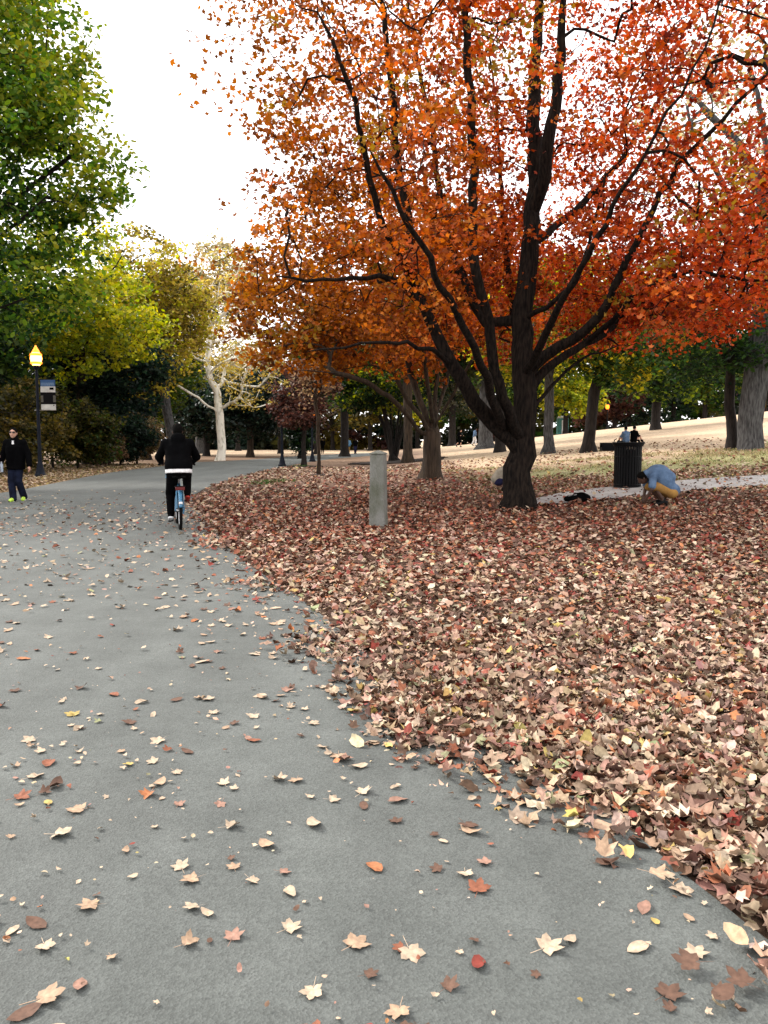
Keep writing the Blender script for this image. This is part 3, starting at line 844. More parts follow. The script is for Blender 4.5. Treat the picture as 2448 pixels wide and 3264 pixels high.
# --- yellow green tree hanging over the verge, then the golden ones further along
auto_tree('broadleaf_tree', 'yellow green tree drooping over the verge right of the lamp banner', tuple(on(285, 49)), 14.2, 4.2, 5.6, 5.0, 21, pal(YELLOWGREEN, .2, .42), 420, 52, .85, .11, .3,
          lean=(0.8, -4.5), tmpl=HEX)
auto_tree('broadleaf_tree', 'golden olive tree over the road bend left of the white sycamore', tuple(on(553, 56)), 16.6, 3.6, 4.4, 4.2, 23, pal([OLIVE[1], GOLD[0], GOLD[1], YELLOWGREEN[2], GOLD[2]], .2, .42), 420, 50, .95, .14, .32, 'greybark', lean=(-1.2, 0))
auto_tree('broadleaf_tree', 'dark green tree behind the cyclist with low branches', tuple(on(470, 62)), 10.5, 2.4, 4.6, 4.2, 25, pal(GREEN, .2, .35), 300, 50, 1.0, .16, .3)
auto_tree('broadleaf_tree', 'pale tan leaved tree rising behind the top of the sycamore', tuple(on(640, 92)), 25.5, 7, 8.0, 6, 27, pal(TAN, .25, .4), 330, 40, 1.3, .2, .5, 'greybark')
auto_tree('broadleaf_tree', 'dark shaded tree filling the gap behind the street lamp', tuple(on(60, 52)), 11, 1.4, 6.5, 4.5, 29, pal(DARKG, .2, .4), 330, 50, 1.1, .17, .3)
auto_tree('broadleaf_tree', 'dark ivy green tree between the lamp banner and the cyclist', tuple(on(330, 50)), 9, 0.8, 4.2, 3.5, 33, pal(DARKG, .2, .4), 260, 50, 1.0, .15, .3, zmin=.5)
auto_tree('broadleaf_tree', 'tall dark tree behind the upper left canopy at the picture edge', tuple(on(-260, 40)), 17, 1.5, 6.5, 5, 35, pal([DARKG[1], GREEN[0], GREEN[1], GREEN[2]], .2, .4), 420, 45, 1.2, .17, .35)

# --- shrubs along the left verge
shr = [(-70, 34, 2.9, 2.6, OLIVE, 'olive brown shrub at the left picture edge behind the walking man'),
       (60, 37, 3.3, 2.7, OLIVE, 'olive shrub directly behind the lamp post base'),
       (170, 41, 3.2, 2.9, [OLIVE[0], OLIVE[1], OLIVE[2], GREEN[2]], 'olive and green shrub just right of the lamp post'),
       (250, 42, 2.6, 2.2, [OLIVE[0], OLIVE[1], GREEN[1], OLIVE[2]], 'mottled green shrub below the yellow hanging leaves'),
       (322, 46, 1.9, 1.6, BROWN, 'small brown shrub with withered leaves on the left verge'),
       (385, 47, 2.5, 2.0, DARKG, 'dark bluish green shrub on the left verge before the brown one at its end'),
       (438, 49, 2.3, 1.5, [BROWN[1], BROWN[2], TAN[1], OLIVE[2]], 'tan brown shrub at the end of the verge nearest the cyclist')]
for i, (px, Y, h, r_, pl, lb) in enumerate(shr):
    b_ = on(px, Y)
    auto_tree('shrub', lb, tuple(b_), h * 1.35, 0.1, r_ * 1.1, r_ * .9, 60 + i, pal([tuple(c * .8 for c in q) for q in pl],   .22, .35), 190, 50, .55, .09, .05, 'darkbark', cat='shrub', group='shrubs along the left verge', zmin=.1, stems=6, shell=.5, lobes=4)

# --- white sycamore
Y3 = 60.0
b3 = on(700, Y3)
def L3(pts): return [P(x, y, Y3 + dy) for x, y, dy in pts]
Z = lambda x, y: (500 + x / 2.764, 700 + y / 2.764)
def LZ(pts): return [P(*Z(x, y), Y3 + dy) for x, y, dy in pts]
limbs3 = [
    [b3 + Vector((0, 0, -.1))] + LZ([(572, 2000, 0), (562, 1850, 0), (550, 1700, 0), (540, 1600, 0), (528, 1500, 0), (480, 1430, 0), (455, 1330, .2), (450, 1200, .3), (465, 1080, .4), (490, 950, .5), (470, 890, .6), (420, 850, .7), (340, 855, .9)]),
    LZ([(545, 1690, 0), (500, 1660, -.4), (430, 1630, -.8), (350, 1560, -1.2), (250, 1500, -1.6), (150, 1440, -2)]),
    LZ([(555, 1680, 0), (600, 1640, -.3), (690, 1600, -.6), (740, 1540, -.9), (760, 1440, -1.2), (790, 1330, -1.6), (870, 1240, -2)]),
    LZ([(530, 1500, 0), (580, 1430, .4), (595, 1340, .6), (625, 1250, .9), (690, 1215, 1.2)]),
    LZ([(590, 1430, .4), (660, 1440, 0), (760, 1465, -.4), (840, 1470, -.8)]),
    LZ([(465, 1350, .2), (500, 1310, -.4), (570, 1270, -.8), (640, 1235, -1.2), (710, 1215, -1.5)]),
    LZ([(470, 1080, .4), (540, 1070, .6), (600, 1045, .8), (690, 1030, 1)]),
    LZ([(490, 930, .5), (540, 880, .2), (600, 820, -.1), (650, 740, -.4), (700, 640, -.8)]),
    LZ([(440, 1270, .2), (400, 1240, .6), (340, 1215, 1), (280, 1165, 1.4), (180, 1160, 1.9)]),
]
cs = P(690, 1080, Y3)
make_tree('sycamore_tree', 'bare limbed sycamore with a white trunk beyond the road bend', 'tree', b3, limbs3,
          [((cs.x, Y3 + 2.8, cs.z + 2.2), (4.2, 2.8, 5.0), 1), ((cs.x + 2.4, Y3, cs.z - 2.8), (3, 3, 2.4), .4)], 210, 30, .8, .11, pal(GOLD + [(0.3, 0.3, 0.09)], .25, .4), 44, .30, .028, 'whitebark', 'leaf', FOLD,
          zmin=3.5, step=.5, minload=9, shell=.3, flare=1.25)

# --- dark evergreens beyond the road
for i, (px, Y, h, zl, r_, lb) in enumerate([(585, 84, 9.5, 1.6, 4.6, 'dark evergreen with low boughs just left of the sycamore trunk'),
                                         (660, 78, 8.2, 1.3, 4.4, 'dark evergreen directly behind the sycamore trunk'),
                                         (800, 72, 8.6, 1.2, 4.4, 'dark evergreen with a pale brown stem right of the sycamore'),
                                         (895, 92, 10.5, 2.0, 5.4, 'dark evergreen behind the white lamp globe')]):
    auto_tree('evergreen_tree', lb, tuple(on(px, Y)), h, zl, r_, r_ * .9, 70 + i, pal(DARKG, .2, .4), 300, 52, 1.0, .17, .28, 'brownbark' if i == 2 else 'darkbark', 'darkleaf', group='dark evergreens beyond the road', zmin=.8)

# --- small trees in the middle
auto_tree('small_tree', 'small maroon brown leaved tree with a ring of mulch right of the blue lamp post', tuple(on(970, 46)), 6.4, 1.9, 2.0, 1.9, 81, pal(MAROON, .25, .35, .2), 170, 40, .6, .1, .13)
auto_tree('sapling', 'thin straight sapling with sparse brown leaves left of the concrete post', tuple(on(1015, 34)), 6.2, 2.5, 1.1, 1.1, 83, pal(BROWN, .25, .35), 60, 22, .5, .075, .075, 'brownbark', stems=5)
auto_tree('conifer', 'dark cone shaped conifer behind the maroon tree', tuple(on(955, 66)), 5.0, 0.35, 1.35, 1.35, 85, pal([DARKG[0], DARKG[1], GREEN[0], GREEN[1]], .2, .3), 170, 55, .5, .1, .12, leafm='darkleaf', zmin=.3)
auto_tree('broadleaf_tree', 'dark tree with flared straight trunk between the sapling and the concrete post', tuple(on(1098, 74)), 13.5, 4.2, 5.6, 5, 87, pal([DARKG[1], GREEN[0], GREEN[1], GREEN[2]], .2, .4), 300, 50, 1.0, .17, .36)
auto_tree('broadleaf_tree', 'grey brown hazy tree behind the maroon one with fine twigs', tuple(on(1010, 88)), 12.5, 3.0, 5.5, 4.5, 89, pal([BROWN[0], (0.1, 0.085, 0.07), (0.14, 0.12, 0.1), BROWN[1]], .2, .4), 260, 42, 1.0, .16, .25)
# several stems from one stool
ms = on(1255, 54)
mrng = np.random.default_rng(5)
ml = [[tuple(ms + Vector((0, 0, -.1))), tuple(ms + Vector((.1, 0, 1.2))), tuple(ms + Vector((.4, 0, 4))), tuple(ms + Vector((.5, .2, 7)))]]
for dx, dy in ((-1.5, .3), (-.9, -.5), (.9, .3), (-.3, .8), (1.5, -.2)):
    ml.append([tuple(ms + Vector((dx * .12, dy * .2, .05))), tuple(ms + Vector((dx * .3, dy * .3, 1.6))), tuple(ms + Vector((dx * .75, dy, 3.6))), tuple(ms + Vector((dx * 1.5, dy * 1.6, 6.2)))])
make_tree('multistem_tree', 'dark tree with several stems rising from one base right of the concrete post', 'tree', ms, ml, [((ms.x - .2, ms.y, 5.9), (3.9, 3.4, 2.7), 1), ((ms.x - 2, ms.y - 1, 4.6), (2.2, 2, 1.3), .4)], 280, 45, .85, .13,
          pal([DARKG[1], GREEN[0], GREEN[1], YELLOWGREEN[2]], .22, .4), 91, .3, .014, 'darkbark', 'leaf', FOLD, zmin=2.0, step=.5, minload=6)
auto_tree('broadleaf_tree', 'tree with a straight pale brown trunk between the concrete post and second maple', tuple(on(1300, 49)), 13, 5.0, 3.6, 3.4, 93, pal([DARKG[1], GREEN[0], GREEN[1], OLIVE[2]], .2, .4), 220, 45, .95, .15, .27, 'brownbark')
auto_tree('broadleaf_tree', 'large pale trunked tree behind the runners in the gap between the maples', tuple(on(1547, 64)), 15, 4.2, 5.5, 5, 95, pal([DARKG[1], GREEN[0], OLIVE[1], GREEN[1]], .2, .4), 300, 48, 1.1, .17, .55, 'greybark')
auto_tree('broadleaf_tree', 'dark trunked tree just left of the big maple trunk', tuple(on(1592, 52)), 12, 4.2, 4.2, 4, 97, pal([DARKG[1], GREEN[0], OLIVE[1], GREEN[1]], .2, .4), 240, 48, 1.0, .15, .3)
auto_tree('broadleaf_tree', 'far grey green tree framing the white gap left of the runner', tuple(on(1440, 96)), 12, 3.0, 5.5, 4.5, 99, pal([DARKG[1], DARKG[2], OLIVE[1], (0.1, 0.1, 0.08)], .2, .4), 260, 46, 1.1, .18, .4)

# --- right hand trees
auto_tree('broadleaf_tree', 'tree with a slim pale trunk and yellow lower leaves right of the big maple trunk', tuple(on(1745, 43)), 10.5, 3.4, 4.0, 3.8, 101, pal([GREEN[1], GREEN[2], YELLOWGREEN[2], YELLOWGREEN[3]], .2, .42), 280, 48, .9, .13, .24, 'greybark')
auto_tree('broadleaf_tree', 'dark trunked tree with green and yellow tipped crown left of the litter bin', tuple(on(1873, 40)), 9.6, 2.9, 4.3, 4.0, 103, pal([GREEN[0], GREEN[1], GREEN[2], YELLOWGREEN[3]], .2, .45), 320, 50, .85, .12, .27, lean=(.7, -.4))
auto_tree('broadleaf_tree', 'broad dark green tree on the lawn behind the litter bin', tuple(on(2085, 66)), 13.5, .9, 7.0, 5, 105, pal([DARKG[1], GREEN[0], GREEN[1], YELLOWGREEN[1]], .2, .42), 420, 50, 1.15, .17, .35, zmin=1.0)
def keepgap(c, g):
    return value_noise(c[:, 0] + 10, c[:, 2] + 7, 1.3, 41) > 0.3
auto_tree('broadleaf_tree', 'dark green tree with sky holes and a slim trunk left of the great grey trunk', tuple(on(2330, 32.5)), 6.9, 2.3, 3.5, 3.2, 107, pal([DARKG[1], GREEN[0], GREEN[1], GREEN[1]], .2, .4), 240, 42, .7, .1, .2, keep=keepgap, lean=(-.6, 0))
# great grey trunk at the right edge
YT = 31.4
bt = on(2388, YT)
tl = [[bt + Vector((0, 0, -.1)), P(2392, 1330, YT), P(2408, 1200, YT), P(2430, 1060, YT), P(2440, 900, YT + .2), P(2430, 720, YT + .4), P(2445, 520, YT + .6), P(2420, 330, YT + .6), P(2380, 180, YT + .8)],
      [P(2432, 900, YT), P(2360, 760, YT - .6), P(2330, 640, YT - 1), P(2260, 500, YT - 1.4)],
      [P(2440, 840, YT), P(2520, 700, YT - .5), P(2620, 560, YT - 1)],
      [P(2432, 640, YT), P(2370, 480, YT + .8), P(2300, 400, YT + 1.2), P(2200, 300, YT + 1.4)],
      [P(2440, 540, YT), P(2520, 400, YT + .8), P(2560, 200, YT + 1)]]
ct = P(2440, 500, YT)
make_tree('old_tree', 'great leaning grey trunk at the right edge with thin pale crown high above', 'tree', bt, tl, [((ct.x, YT, ct.z), (5, 4.5, 5), 1)], 200, 22, .8, .12, pal(TAN, .2, .4), 109, .46, .02, 'greybark', 'leaf', FOLD, zmin=5.5, step=.5, minload=10, flare=1.12)
for i, (px, Y, h, zl, r_, pl, lb) in enumerate([
        (1955, 108, 7.5, 1.2, 3.6, MAROON, 'far maroon tree on the hill crest just above the litter bin'),
        (1890, 112, 9, 1.2, 4, MAROON, 'far dull red tree on the hill crest beside the dark trunked tree'),
        (1800, 100, 12, 2.2, 5.0, YELLOWGREEN, 'far yellow tree low behind the slim pale trunk'),
        (1690, 104, 13, 2.5, 5.5, GREEN, 'far green tree hidden behind the big maple trunk'),
        (2000, 116, 15, 1.5, 6.5, GREEN, 'tall far green tree behind the maroon ones on the crest'),
        (2140, 112, 15, .8, 7.0, DARKG, 'far dark tree mass on the crest right of the litter bin'),
        (2240, 108, 14, 1.0, 6.0, GREEN, 'far green tree on the crest left of the slim trunk'),
        (2440, 112, 13, 1.2, 6.5, OLIVE, 'far olive tree on the crest beyond the great grey trunk'),
        (1180, 118, 14, 2.8, 6.5, OLIVE, 'far olive tree above the concrete post'),
        (1330, 122, 15, 3, 7, YELLOWGREEN, 'far yellow green tree behind the second maple'),
        (1530, 122, 15, 3, 7, OLIVE, 'far olive tree seen through the gap between the maples'),
        (760, 118, 17, 2.4, 7, [OLIVE[1], TAN[1], TAN[2], OLIVE[2]], 'far tan and olive tree behind the right limbs of the sycamore'),
        (480, 110, 15, 2.2, 7, GREEN, 'far green tree beyond the road behind the cyclist'),
        (1060, 126, 12, 2.5, 6, OLIVE, 'far olive tree above the brick building')]):
    auto_tree('broadleaf_tree', lb, tuple(on(px, Y)), h, zl, r_, r_ * .8, 120 + i, pal(pl, .22, .38), 150, 38, 1.3, .27, .3, group='far trees along the skyline', zmin=1)

# --- the far wood behind the crest and beyond the road, one mass
wr_ = np.random.default_rng(301)
nW = 2700
wx = wr_.uniform(-95, 105, nW); wy = wr_.uniform(128, 150, nW)
wh_ = 9 + 6 * value_noise(wx + 200, wy, 9.0, 33)
wz = land(wx, wy) + wh_ * wr_.random(nW) ** 1.4
okw = (value_noise(wx + 300, wz * 1.5 + 20, 3.2, 34) > .2) | (wx > 18) | (wz > land(wx, wy) + 3)
cw = np.column_stack([wx, wy, wz])[okw]
pw_, ciw = sprays(cw, 26, 1.5, .55, wr_)
nw_ = wr_.normal(size=pw_.shape); nw_[:, 2] = np.abs(nw_[:, 2]) + .4
fam = np.array([GREEN[0], GREEN[1], OLIVE[1], OLIVE[0], DARKG[1], MAROON[1], OLIVE[2]])
cwc = fam[(value_noise(cw[:, 0] + 150, cw[:, 2], 7.0, 35) * 6.99).astype(int).clip(0, 6)][ciw] * wr_.uniform(.7, 1.4, (len(pw_), 1))
tag(link('woodland', leaves_mesh('woodland', pw_, nw_, .6 * wr_.uniform(.7, 1.3, len(pw_)), cwc, FOLD, wr_, .1), M['leaf']), 'dim far wood closing the view beyond the lawn and the road', 'wood', kind='stuff')

# ------------------------------------------------------------------ bodies from rounded shapes
def sdf_mesh(name, prims, res, cuts=()):
    lo = np.full(3, 1e9); hi = -lo
    for p in prims:
        if p[0] == 'cap':
            a, b, r = np.array(p[1], float), np.array(p[2], float), max(p[3], p[4])
            lo = np.minimum(lo, np.minimum(a, b) - r); hi = np.maximum(hi, np.maximum(a, b) + r)
        else:
            c, r = np.array(p[1], float), max(p[2]); lo = np.minimum(lo, c - r); hi = np.maximum(hi, c + r)
    lo -= 3 * res; hi += 3 * res
    n = np.ceil((hi - lo) / res).astype(int) + 1
    D = np.full(n, 10.0, np.float32)
    for p in prims:
        k = p[-1]
        if p[0] == 'cap':
            a, b = np.array(p[1], float), np.array(p[2], float); r = max(p[3], p[4])
            l_, h_ = np.minimum(a, b) - r, np.maximum(a, b) + r
        else:
            c = np.array(p[1], float); r = max(p[2]); l_, h_ = c - r, c + r
        m = k + 3 * res
        i0 = np.maximum(0, np.floor((l_ - m - lo) / res).astype(int)); i1 = np.minimum(n, np.ceil((h_ + m - lo) / res).astype(int) + 1)
        g = [lo[q] + res * np.arange(i0[q], i1[q]) for q in range(3)]
        X = np.stack(np.meshgrid(*g, indexing='ij'), -1)
        if p[0] == 'cap':
            ab = b - a; t = np.clip(((X - a) @ ab) / (ab @ ab + 1e-12), 0, 1)
            d = np.linalg.norm(X - a - t[..., None] * ab, axis=-1) - (p[3] + (p[4] - p[3]) * t)
        else:
            q = X - c
            if p[3] is not None: q = q @ np.array(p[3])          # columns: the ellipsoid's own axes
            rr_ = np.array(p[2], float)
            k0 = np.linalg.norm(q / rr_, axis=-1); k1 = np.linalg.norm(q / (rr_ * rr_), axis=-1)
            d = k0 * (k0 - 1) / (k1 + 1e-9)
        sl_ = tuple(slice(i0[q], i1[q]) for q in range(3))
        o = D[sl_]
        h = np.clip(0.5 + 0.5 * (o - d) / k, 0, 1)
        D[sl_] = o * (1 - h) + d * h - k * h * (1 - h)
    if cuts:
        X = np.stack(np.meshgrid(*[lo[q] + res * np.arange(n[q]) for q in range(3)], indexing='ij'), -1)
        for pt, nr in cuts:
            D = np.maximum(D, (X - np.array(pt)) @ np.array(nr))
    D[0] = D[-1] = 1; D[:, 0] = D[:, -1] = 1; D[:, :, 0] = D[:, :, -1] = 1
    ins = D < 0
    cell = np.zeros(n - 1, np.int8)
    for i in (0, 1):
        for j in (0, 1):
            for k in (0, 1): cell += ins[i:n[0] - 1 + i, j:n[1] - 1 + j, k:n[2] - 1 + k]
    act = (cell > 0) & (cell < 8)
    ids = np.full(n - 1, -1, np.int64); A = np.argwhere(act); ids[act] = np.arange(len(A))
    acc = np.zeros((len(A), 3)); cnt = np.zeros(len(A))
    crn = [(i, j, k) for i in (0, 1) for j in (0, 1) for k in (0, 1)]
    for c0 in crn:
        for ax in range(3):
            if c0[ax]: continue
            c1_ = list(c0); c1_[ax] = 1
            d0 = D[A[:, 0] + c0[0], A[:, 1] + c0[1], A[:, 2] + c0[2]]; d1 = D[A[:, 0] + c1_[0], A[:, 1] + c1_[1], A[:, 2] + c1_[2]]
            x = (d0 < 0) != (d1 < 0)
            t = np.where(x, d0 / (d0 - d1 + 1e-12), 0)
            q = np.array(c0, float)[None].repeat(len(A), 0); q[:, ax] += t
            acc[x] += q[x]; cnt[x] += 1
    V = lo + res * (A + acc / cnt[:, None])
    Q = []
    for ax in range(3):
        s0 = [slice(1, n[q] - 1) for q in range(3)]; s0[ax] = slice(0, n[ax] - 1)
        s1 = list(s0); s1[ax] = slice(1, n[ax])
        a, b = ins[tuple(s0)], ins[tuple(s1)]
        E = np.argwhere(a != b)
        fl = a[a != b]
        E = E + np.array([0 if q == ax else 1 for q in range(3)])
        u, v = [(1, 2), (2, 0), (0, 1)][ax]
        def at(du, dv):
            e = E.copy(); e[:, u] -= du; e[:, v] -= dv
            return ids[e[:, 0], e[:, 1], e[:, 2]]
        q = np.stack([at(1, 1), at(0, 1), at(0, 0), at(1, 0)], -1)
        q[~fl] = q[~fl][:, ::-1]
        Q.append(q)
    return raw_mesh(name, V, np.vstack(Q), smooth=True, quads=True)
cap = lambda a, b, ra, rb, k=0.03: ('cap', tuple(a), tuple(b), ra, rb, k)
ell = lambda c, r, M_=None, k=0.02: ('ell', tuple(c), tuple(r), M_, k)
V3 = lambda *a: Vector(a)

def frame(fwd, up):
    f = Vector(fwd).normalized(); r_ = f.cross(Vector(up)).normalized(); u = r_.cross(f)
    return r_, f, u
def body_prims(J, fwd, hup=(0, 0, 1), curl=0.5, hand_f=None, fingers=True):
    """skeleton to one continuous body; J holds joints, L and R are the figure's own sides"""
    r_, f, u = frame(fwd, hup)
    Mx = [[r_.x, f.x, u.x], [r_.y, f.y, u.y], [r_.z, f.z, u.z]]
    h = Vector(J['head'])
    pr = []
    ax = (Vector(J['shR']) - Vector(J['shL'])).normalized()
    for s in (-1, 1):
        pr.append(cap(Vector(J['pelvis']) + ax * s * .07, Vector(J['chest']) + ax * s * .07, .1, .11, .06))
    pr += [cap(J['shL'], J['shR'], .065, .065, .06), cap(Vector(J['chest']), Vector(J['neck']), .075, .06, .05), cap(J['neck'], h - u * .06 - f * .01, .056, .054, .03)]
    pr += [ell(h + u * .015, (.077, .097, .112), Mx, .02), ell(h - u * .06 + f * .03, (.056, .062, .062), Mx, .03), cap(h + f * .095 + u * .01, h + f * .112 - u * .025, .011, .016, .012),
           cap(h + f * .085 - u * .062, h + f * .088 - u * .064, .012, .012, .012)]
    for s in (-1, 1):
        pr.append(ell(h + r_ * s * .079 - f * .005 - u * .01, (.011, .02, .033), Mx, .008))
    for sd in 'LR':
        sh, el, wr = (Vector(J[k + sd]) for k in ('sh', 'el', 'wr'))
        pr += [cap(sh, el, .05, .04, .03), cap(el, wr, .041, .027, .02)]
        d = (wr - el).normalized() if not hand_f else Vector(hand_f).normalized()
        side = 1 if sd == 'R' else -1
        inner = (-ax * side); inner = (inner - d * inner.dot(d)).normalized()      # palm faces the body
        lat = d.cross(inner).normalized()
        kn = []
        for i in range(4):
            o = (-.028 + .0187 * i)
            k = wr + d * (.092 - abs(i - 1.4) * .005) + lat * o
            pr.append(cap(wr + d * .012 + lat * o * .55, k, .018, .0125, .01))
            Lf = (.036, .042, .04, .031)[i]
            d1 = (d * math.cos(curl) + inner * math.sin(curl)).normalized(); d2 = (d * math.cos(curl * 2.2) + inner * math.sin(curl * 2.2)).normalized()
            if fingers: pr += [cap(k, k + d1 * Lf, .0105, .0095, .004), cap(k + d1 * Lf, k + d1 * Lf + d2 * Lf * .85, .0095, .008, .004)]
        fw = lat if lat.dot(f) > 0 else -lat
        if fingers: pr += [cap(wr + d * .03 + fw * .02, wr + d * .065 + fw * .05 + inner * .012, .014, .012, .008), cap(wr + d * .065 + fw * .05 + inner * .012, wr + d * .095 + fw * .052 + inner * .025, .0115, .009, .004)]
        hp, kn_, an, to = (Vector(J[k + sd]) for k in ('hi', 'kn', 'an', 'to'))
        pr += [cap(hp, kn_, .085, .057, .04), cap(kn_, an, .058, .037, .03), cap(an, to, .04, .03, .02)]
    return pr
def top_prims(J, hem, rt=.135, ra=(.07, .062, .05), sleeve=1.0, extra=()):
    ax = (Vector(J['shR']) - Vector(J['shL'])).normalized()
    pr = []
    for s in (-1, 1):
        pr.append(cap(Vector(J['pelvis']) + ax * s * .075, Vector(J['chest']) + ax * s * .075, rt * .97, rt, .05))
    pr += [cap(J['shL'], J['shR'], .085, .085, .05), cap(J['chest'], J['neck'], .1, .078, .05)]
    for sd in 'LR':
        sh, el, wr = (Vector(J[k + sd]) for k in ('sh', 'el', 'wr'))
        if sleeve >= .99:
            pr += [cap(sh, el, ra[0], ra[1], .03), cap(el, el.lerp(wr, .93), ra[1], ra[2], .02)]
        else: pr.append(cap(sh, sh.lerp(el, sleeve), ra[0], ra[1] * 1.05, .03))
    return pr + list(extra)
def leg_prims(J, r=(.105, .08, .065), to=1.0, pel=.135):
    ax = (Vector(J['shR']) - Vector(J['shL'])).normalized()
    pr = []
    for s in (-1, 1): pr.append(cap(Vector(J['pelvis']) + ax * s * .05, Vector(J['hi' + ('L' if s < 0 else 'R')]), pel * .9, pel * .85, .05))
    for sd in 'LR':
        hp, kn, an = (Vector(J[k + sd]) for k in ('hi', 'kn', 'an'))
        pr.append(cap(hp, kn, r[0], r[1], .03))
        if to > 0: pr.append(cap(kn, kn.lerp(an, to), r[1], r[2], .02))
    return pr
def shoe(J, sd, m, sole, parent, fwd=None, res=.009):
    an, to = Vector(J['an' + sd]), Vector(J['to' + sd])
    d = (to - an); d = d.normalized()
    upv = (Vector(J['kn' + sd]) - an).normalized()
    upv = (upv - d * upv.dot(d)).normalized()
    heel = an - d * .03 - upv * .035
    b = link('shoe', sdf_mesh('shoe', [cap(heel, to - upv * .005, .045, .04, .02), cap(an, an + upv * .03, .048, .046, .02), cap(an.lerp(to, .3) , an.lerp(to, .85), .042, .036, .02)], res, [((heel - upv * .028), tuple(-upv))]), m, parent)
    link('sole', sdf_mesh('sole', [cap(heel - upv * .018, to - upv * .02, .05, .044, .01)], res, [((heel - upv * .02), tuple(upv)), ((heel - upv * .05), tuple(-upv))]), sole, b)
    return b
def hair(J, fwd, parent, m='hair', hup=(0, 0, 1), res=.009):
    r_, f, u = frame(fwd, hup); h = Vector(J['head'])
    Mx = [[r_.x, f.x, u.x], [r_.y, f.y, u.y], [r_.z, f.z, u.z]]
    cutp = h + f * .045 + u * .02
    nr = (f * .8 - u * .6).normalized()
    return link('hair', sdf_mesh('hair', [ell(h + u * .028 - f * .012, (.086, .102, .112), Mx, .01)], res, [(cutp, tuple(nr)), (h - u * .07, tuple(-u))]), M[m], parent)

# --- walking man, left
pw = on(52, 19.5)
walker = empty('person', pw, 0, 'man in black jacket, dark jeans and neon green shoes walking towards the camera', 'person')
JW = dict(pelvis=(.0, 0, .93), chest=(.0, .0, 1.30), neck=(-.0, -.01, 1.5), head=(-.015, -.03, 1.655), shL=(.195, .0, 1.42), shR=(-.195, .0, 1.42),
          elL=(.30, .02, 1.14), wrL=(.355, -.06, .87), elR=(-.30, .02, 1.14), wrR=(-.335, -.1, .89),
          hiL=(.085, 0, .92), hiR=(-.085, 0, .92), knL=(.075, -.06, .5), knR=(-.075, -.1, .5), anL=(.09, .17, .11), anR=(-.02, -.16, .085), toL=(.12, .03, .05), toR=(-.03, -.31, .05))
fw = (.12, -1, 0)
link('body', sdf_mesh('body', body_prims(JW, fw, curl=.35), .0098), M['skin'], walker)
hair(JW, fw, walker)
jk = link('jacket', sdf_mesh('jacket', top_prims(JW, .78, .15, (.082, .074, .062), extra=[cap((0, -.02, 1.44), (0, -.0, 1.53), .1, .088, .02), cap((-.05, 0, .8), (.05, 0, .8), .165, .165, .04)]), .011,
         [((0, 0, .78), (0, 0, -1)), ((0, -.09, 1.6), (0, -.65, .75))]), M['cloth_black'], walker)
MB().tube([(0, -.155, .80), (0, -.165, 1.0), (0, -.16, 1.2), (0, -.125, 1.38)], .006, 6).build('zip', M['cloth_black2'], jk)
link('undershirt', sdf_mesh('undershirt', [cap((0, -.05, 1.4), (0, -.045, 1.5), .075, .07, .02)], .011, [((0, -.05, 1.505), (0, -.5, 1))]), M['cloth_white'], walker)
link('jeans', sdf_mesh('jeans', leg_prims(JW, (.105, .085, .08), 1.02, .14), .011, [((0, 0, .93), (0, 0, 1))]), M['denim'], walker)
for sd in 'LR': shoe(JW, sd, M['neon'], M['white'], walker)
hw = Vector(JW['head']); r_, f_, u_ = frame(fw, (0, 0, 1))
sg = MB()
for s in (-1, 1):
    sg.tube([hw + f_ * .1 + r_ * s * .012 + u_ * .02, hw + f_ * .095 + r_ * s * .062 + u_ * .018], [.021, .02], 8)
    sg.tube([hw + f_ * .085 + r_ * s * .07 + u_ * .022, hw + r_ * s * .085 + u_ * .015], .005, 6)
sg.tube([hw + f_ * .112 + r_ * -.015 + u_ * .024, hw + f_ * .112 + r_ * .015 + u_ * .024], .005, 6)
sg.build('sunglasses', M['glass'], walker)
MB().tube([hw + f_ * .098 - r_ * .022 - u_ * .058, hw + f_ * .103 - u_ * .057, hw + f_ * .098 + r_ * .022 - u_ * .058], .005, 6).build('mouth', mat('lips', (.28, .11, .09), .6), walker)
# bottle in his hand
bt_ = Vector(JW['wrR']) + Vector((.05, -.03, -.06))
bo = empty('water_bottle', pw + bt_, 0, 'pale blue bottle held low in the hand of the walking man', 'bottle')
bm_ = MB().lathe([(.001, -.11), (.034, -.108), (.036, -.06), (.033, -.02), (.036, .02), (.035, .07), (.016, .105), (.015, .12)], n=16).build('bottle_body', mat('pale_blue_plastic', (.55, .65, .75), .3), bo)
MB().lathe([(.018, .118), (.018, .14), (.001, .142)], n=12).build('cap', M['white'], bo)
# companion, almost wholly outside the picture
pc = on(-44, 19.0)
comp = empty('person', pc, 0, 'person in pale blue top and dark shorts cut off by the left picture edge', 'person')
JC = {k: (v[0] * .95, v[1], v[2] * .97) for k, v in JW.items()}
JC['elL'] = (.31, -.02, 1.1); JC['wrL'] = (.26, -.17, .9)
link('body', sdf_mesh('body', body_prims(JC, (0, -1, 0), curl=.4), .013), M['skin'], comp)
hair(JC, (0, -1, 0), comp)
link('top', sdf_mesh('top', top_prims(JC, .85, .135, (.07, .065, .055), sleeve=.7), .012, [((0, 0, .82), (0, 0, -1))]), M['cloth_blue'], comp)
link('shorts', sdf_mesh('shorts', leg_prims(JC, (.1, .085, .07), .1, .13), .012, [((0, 0, .9), (0, 0, 1))]), M['cloth_white'], comp)
for sd in 'LR': shoe(JC, sd, M['black'], M['white'], comp)

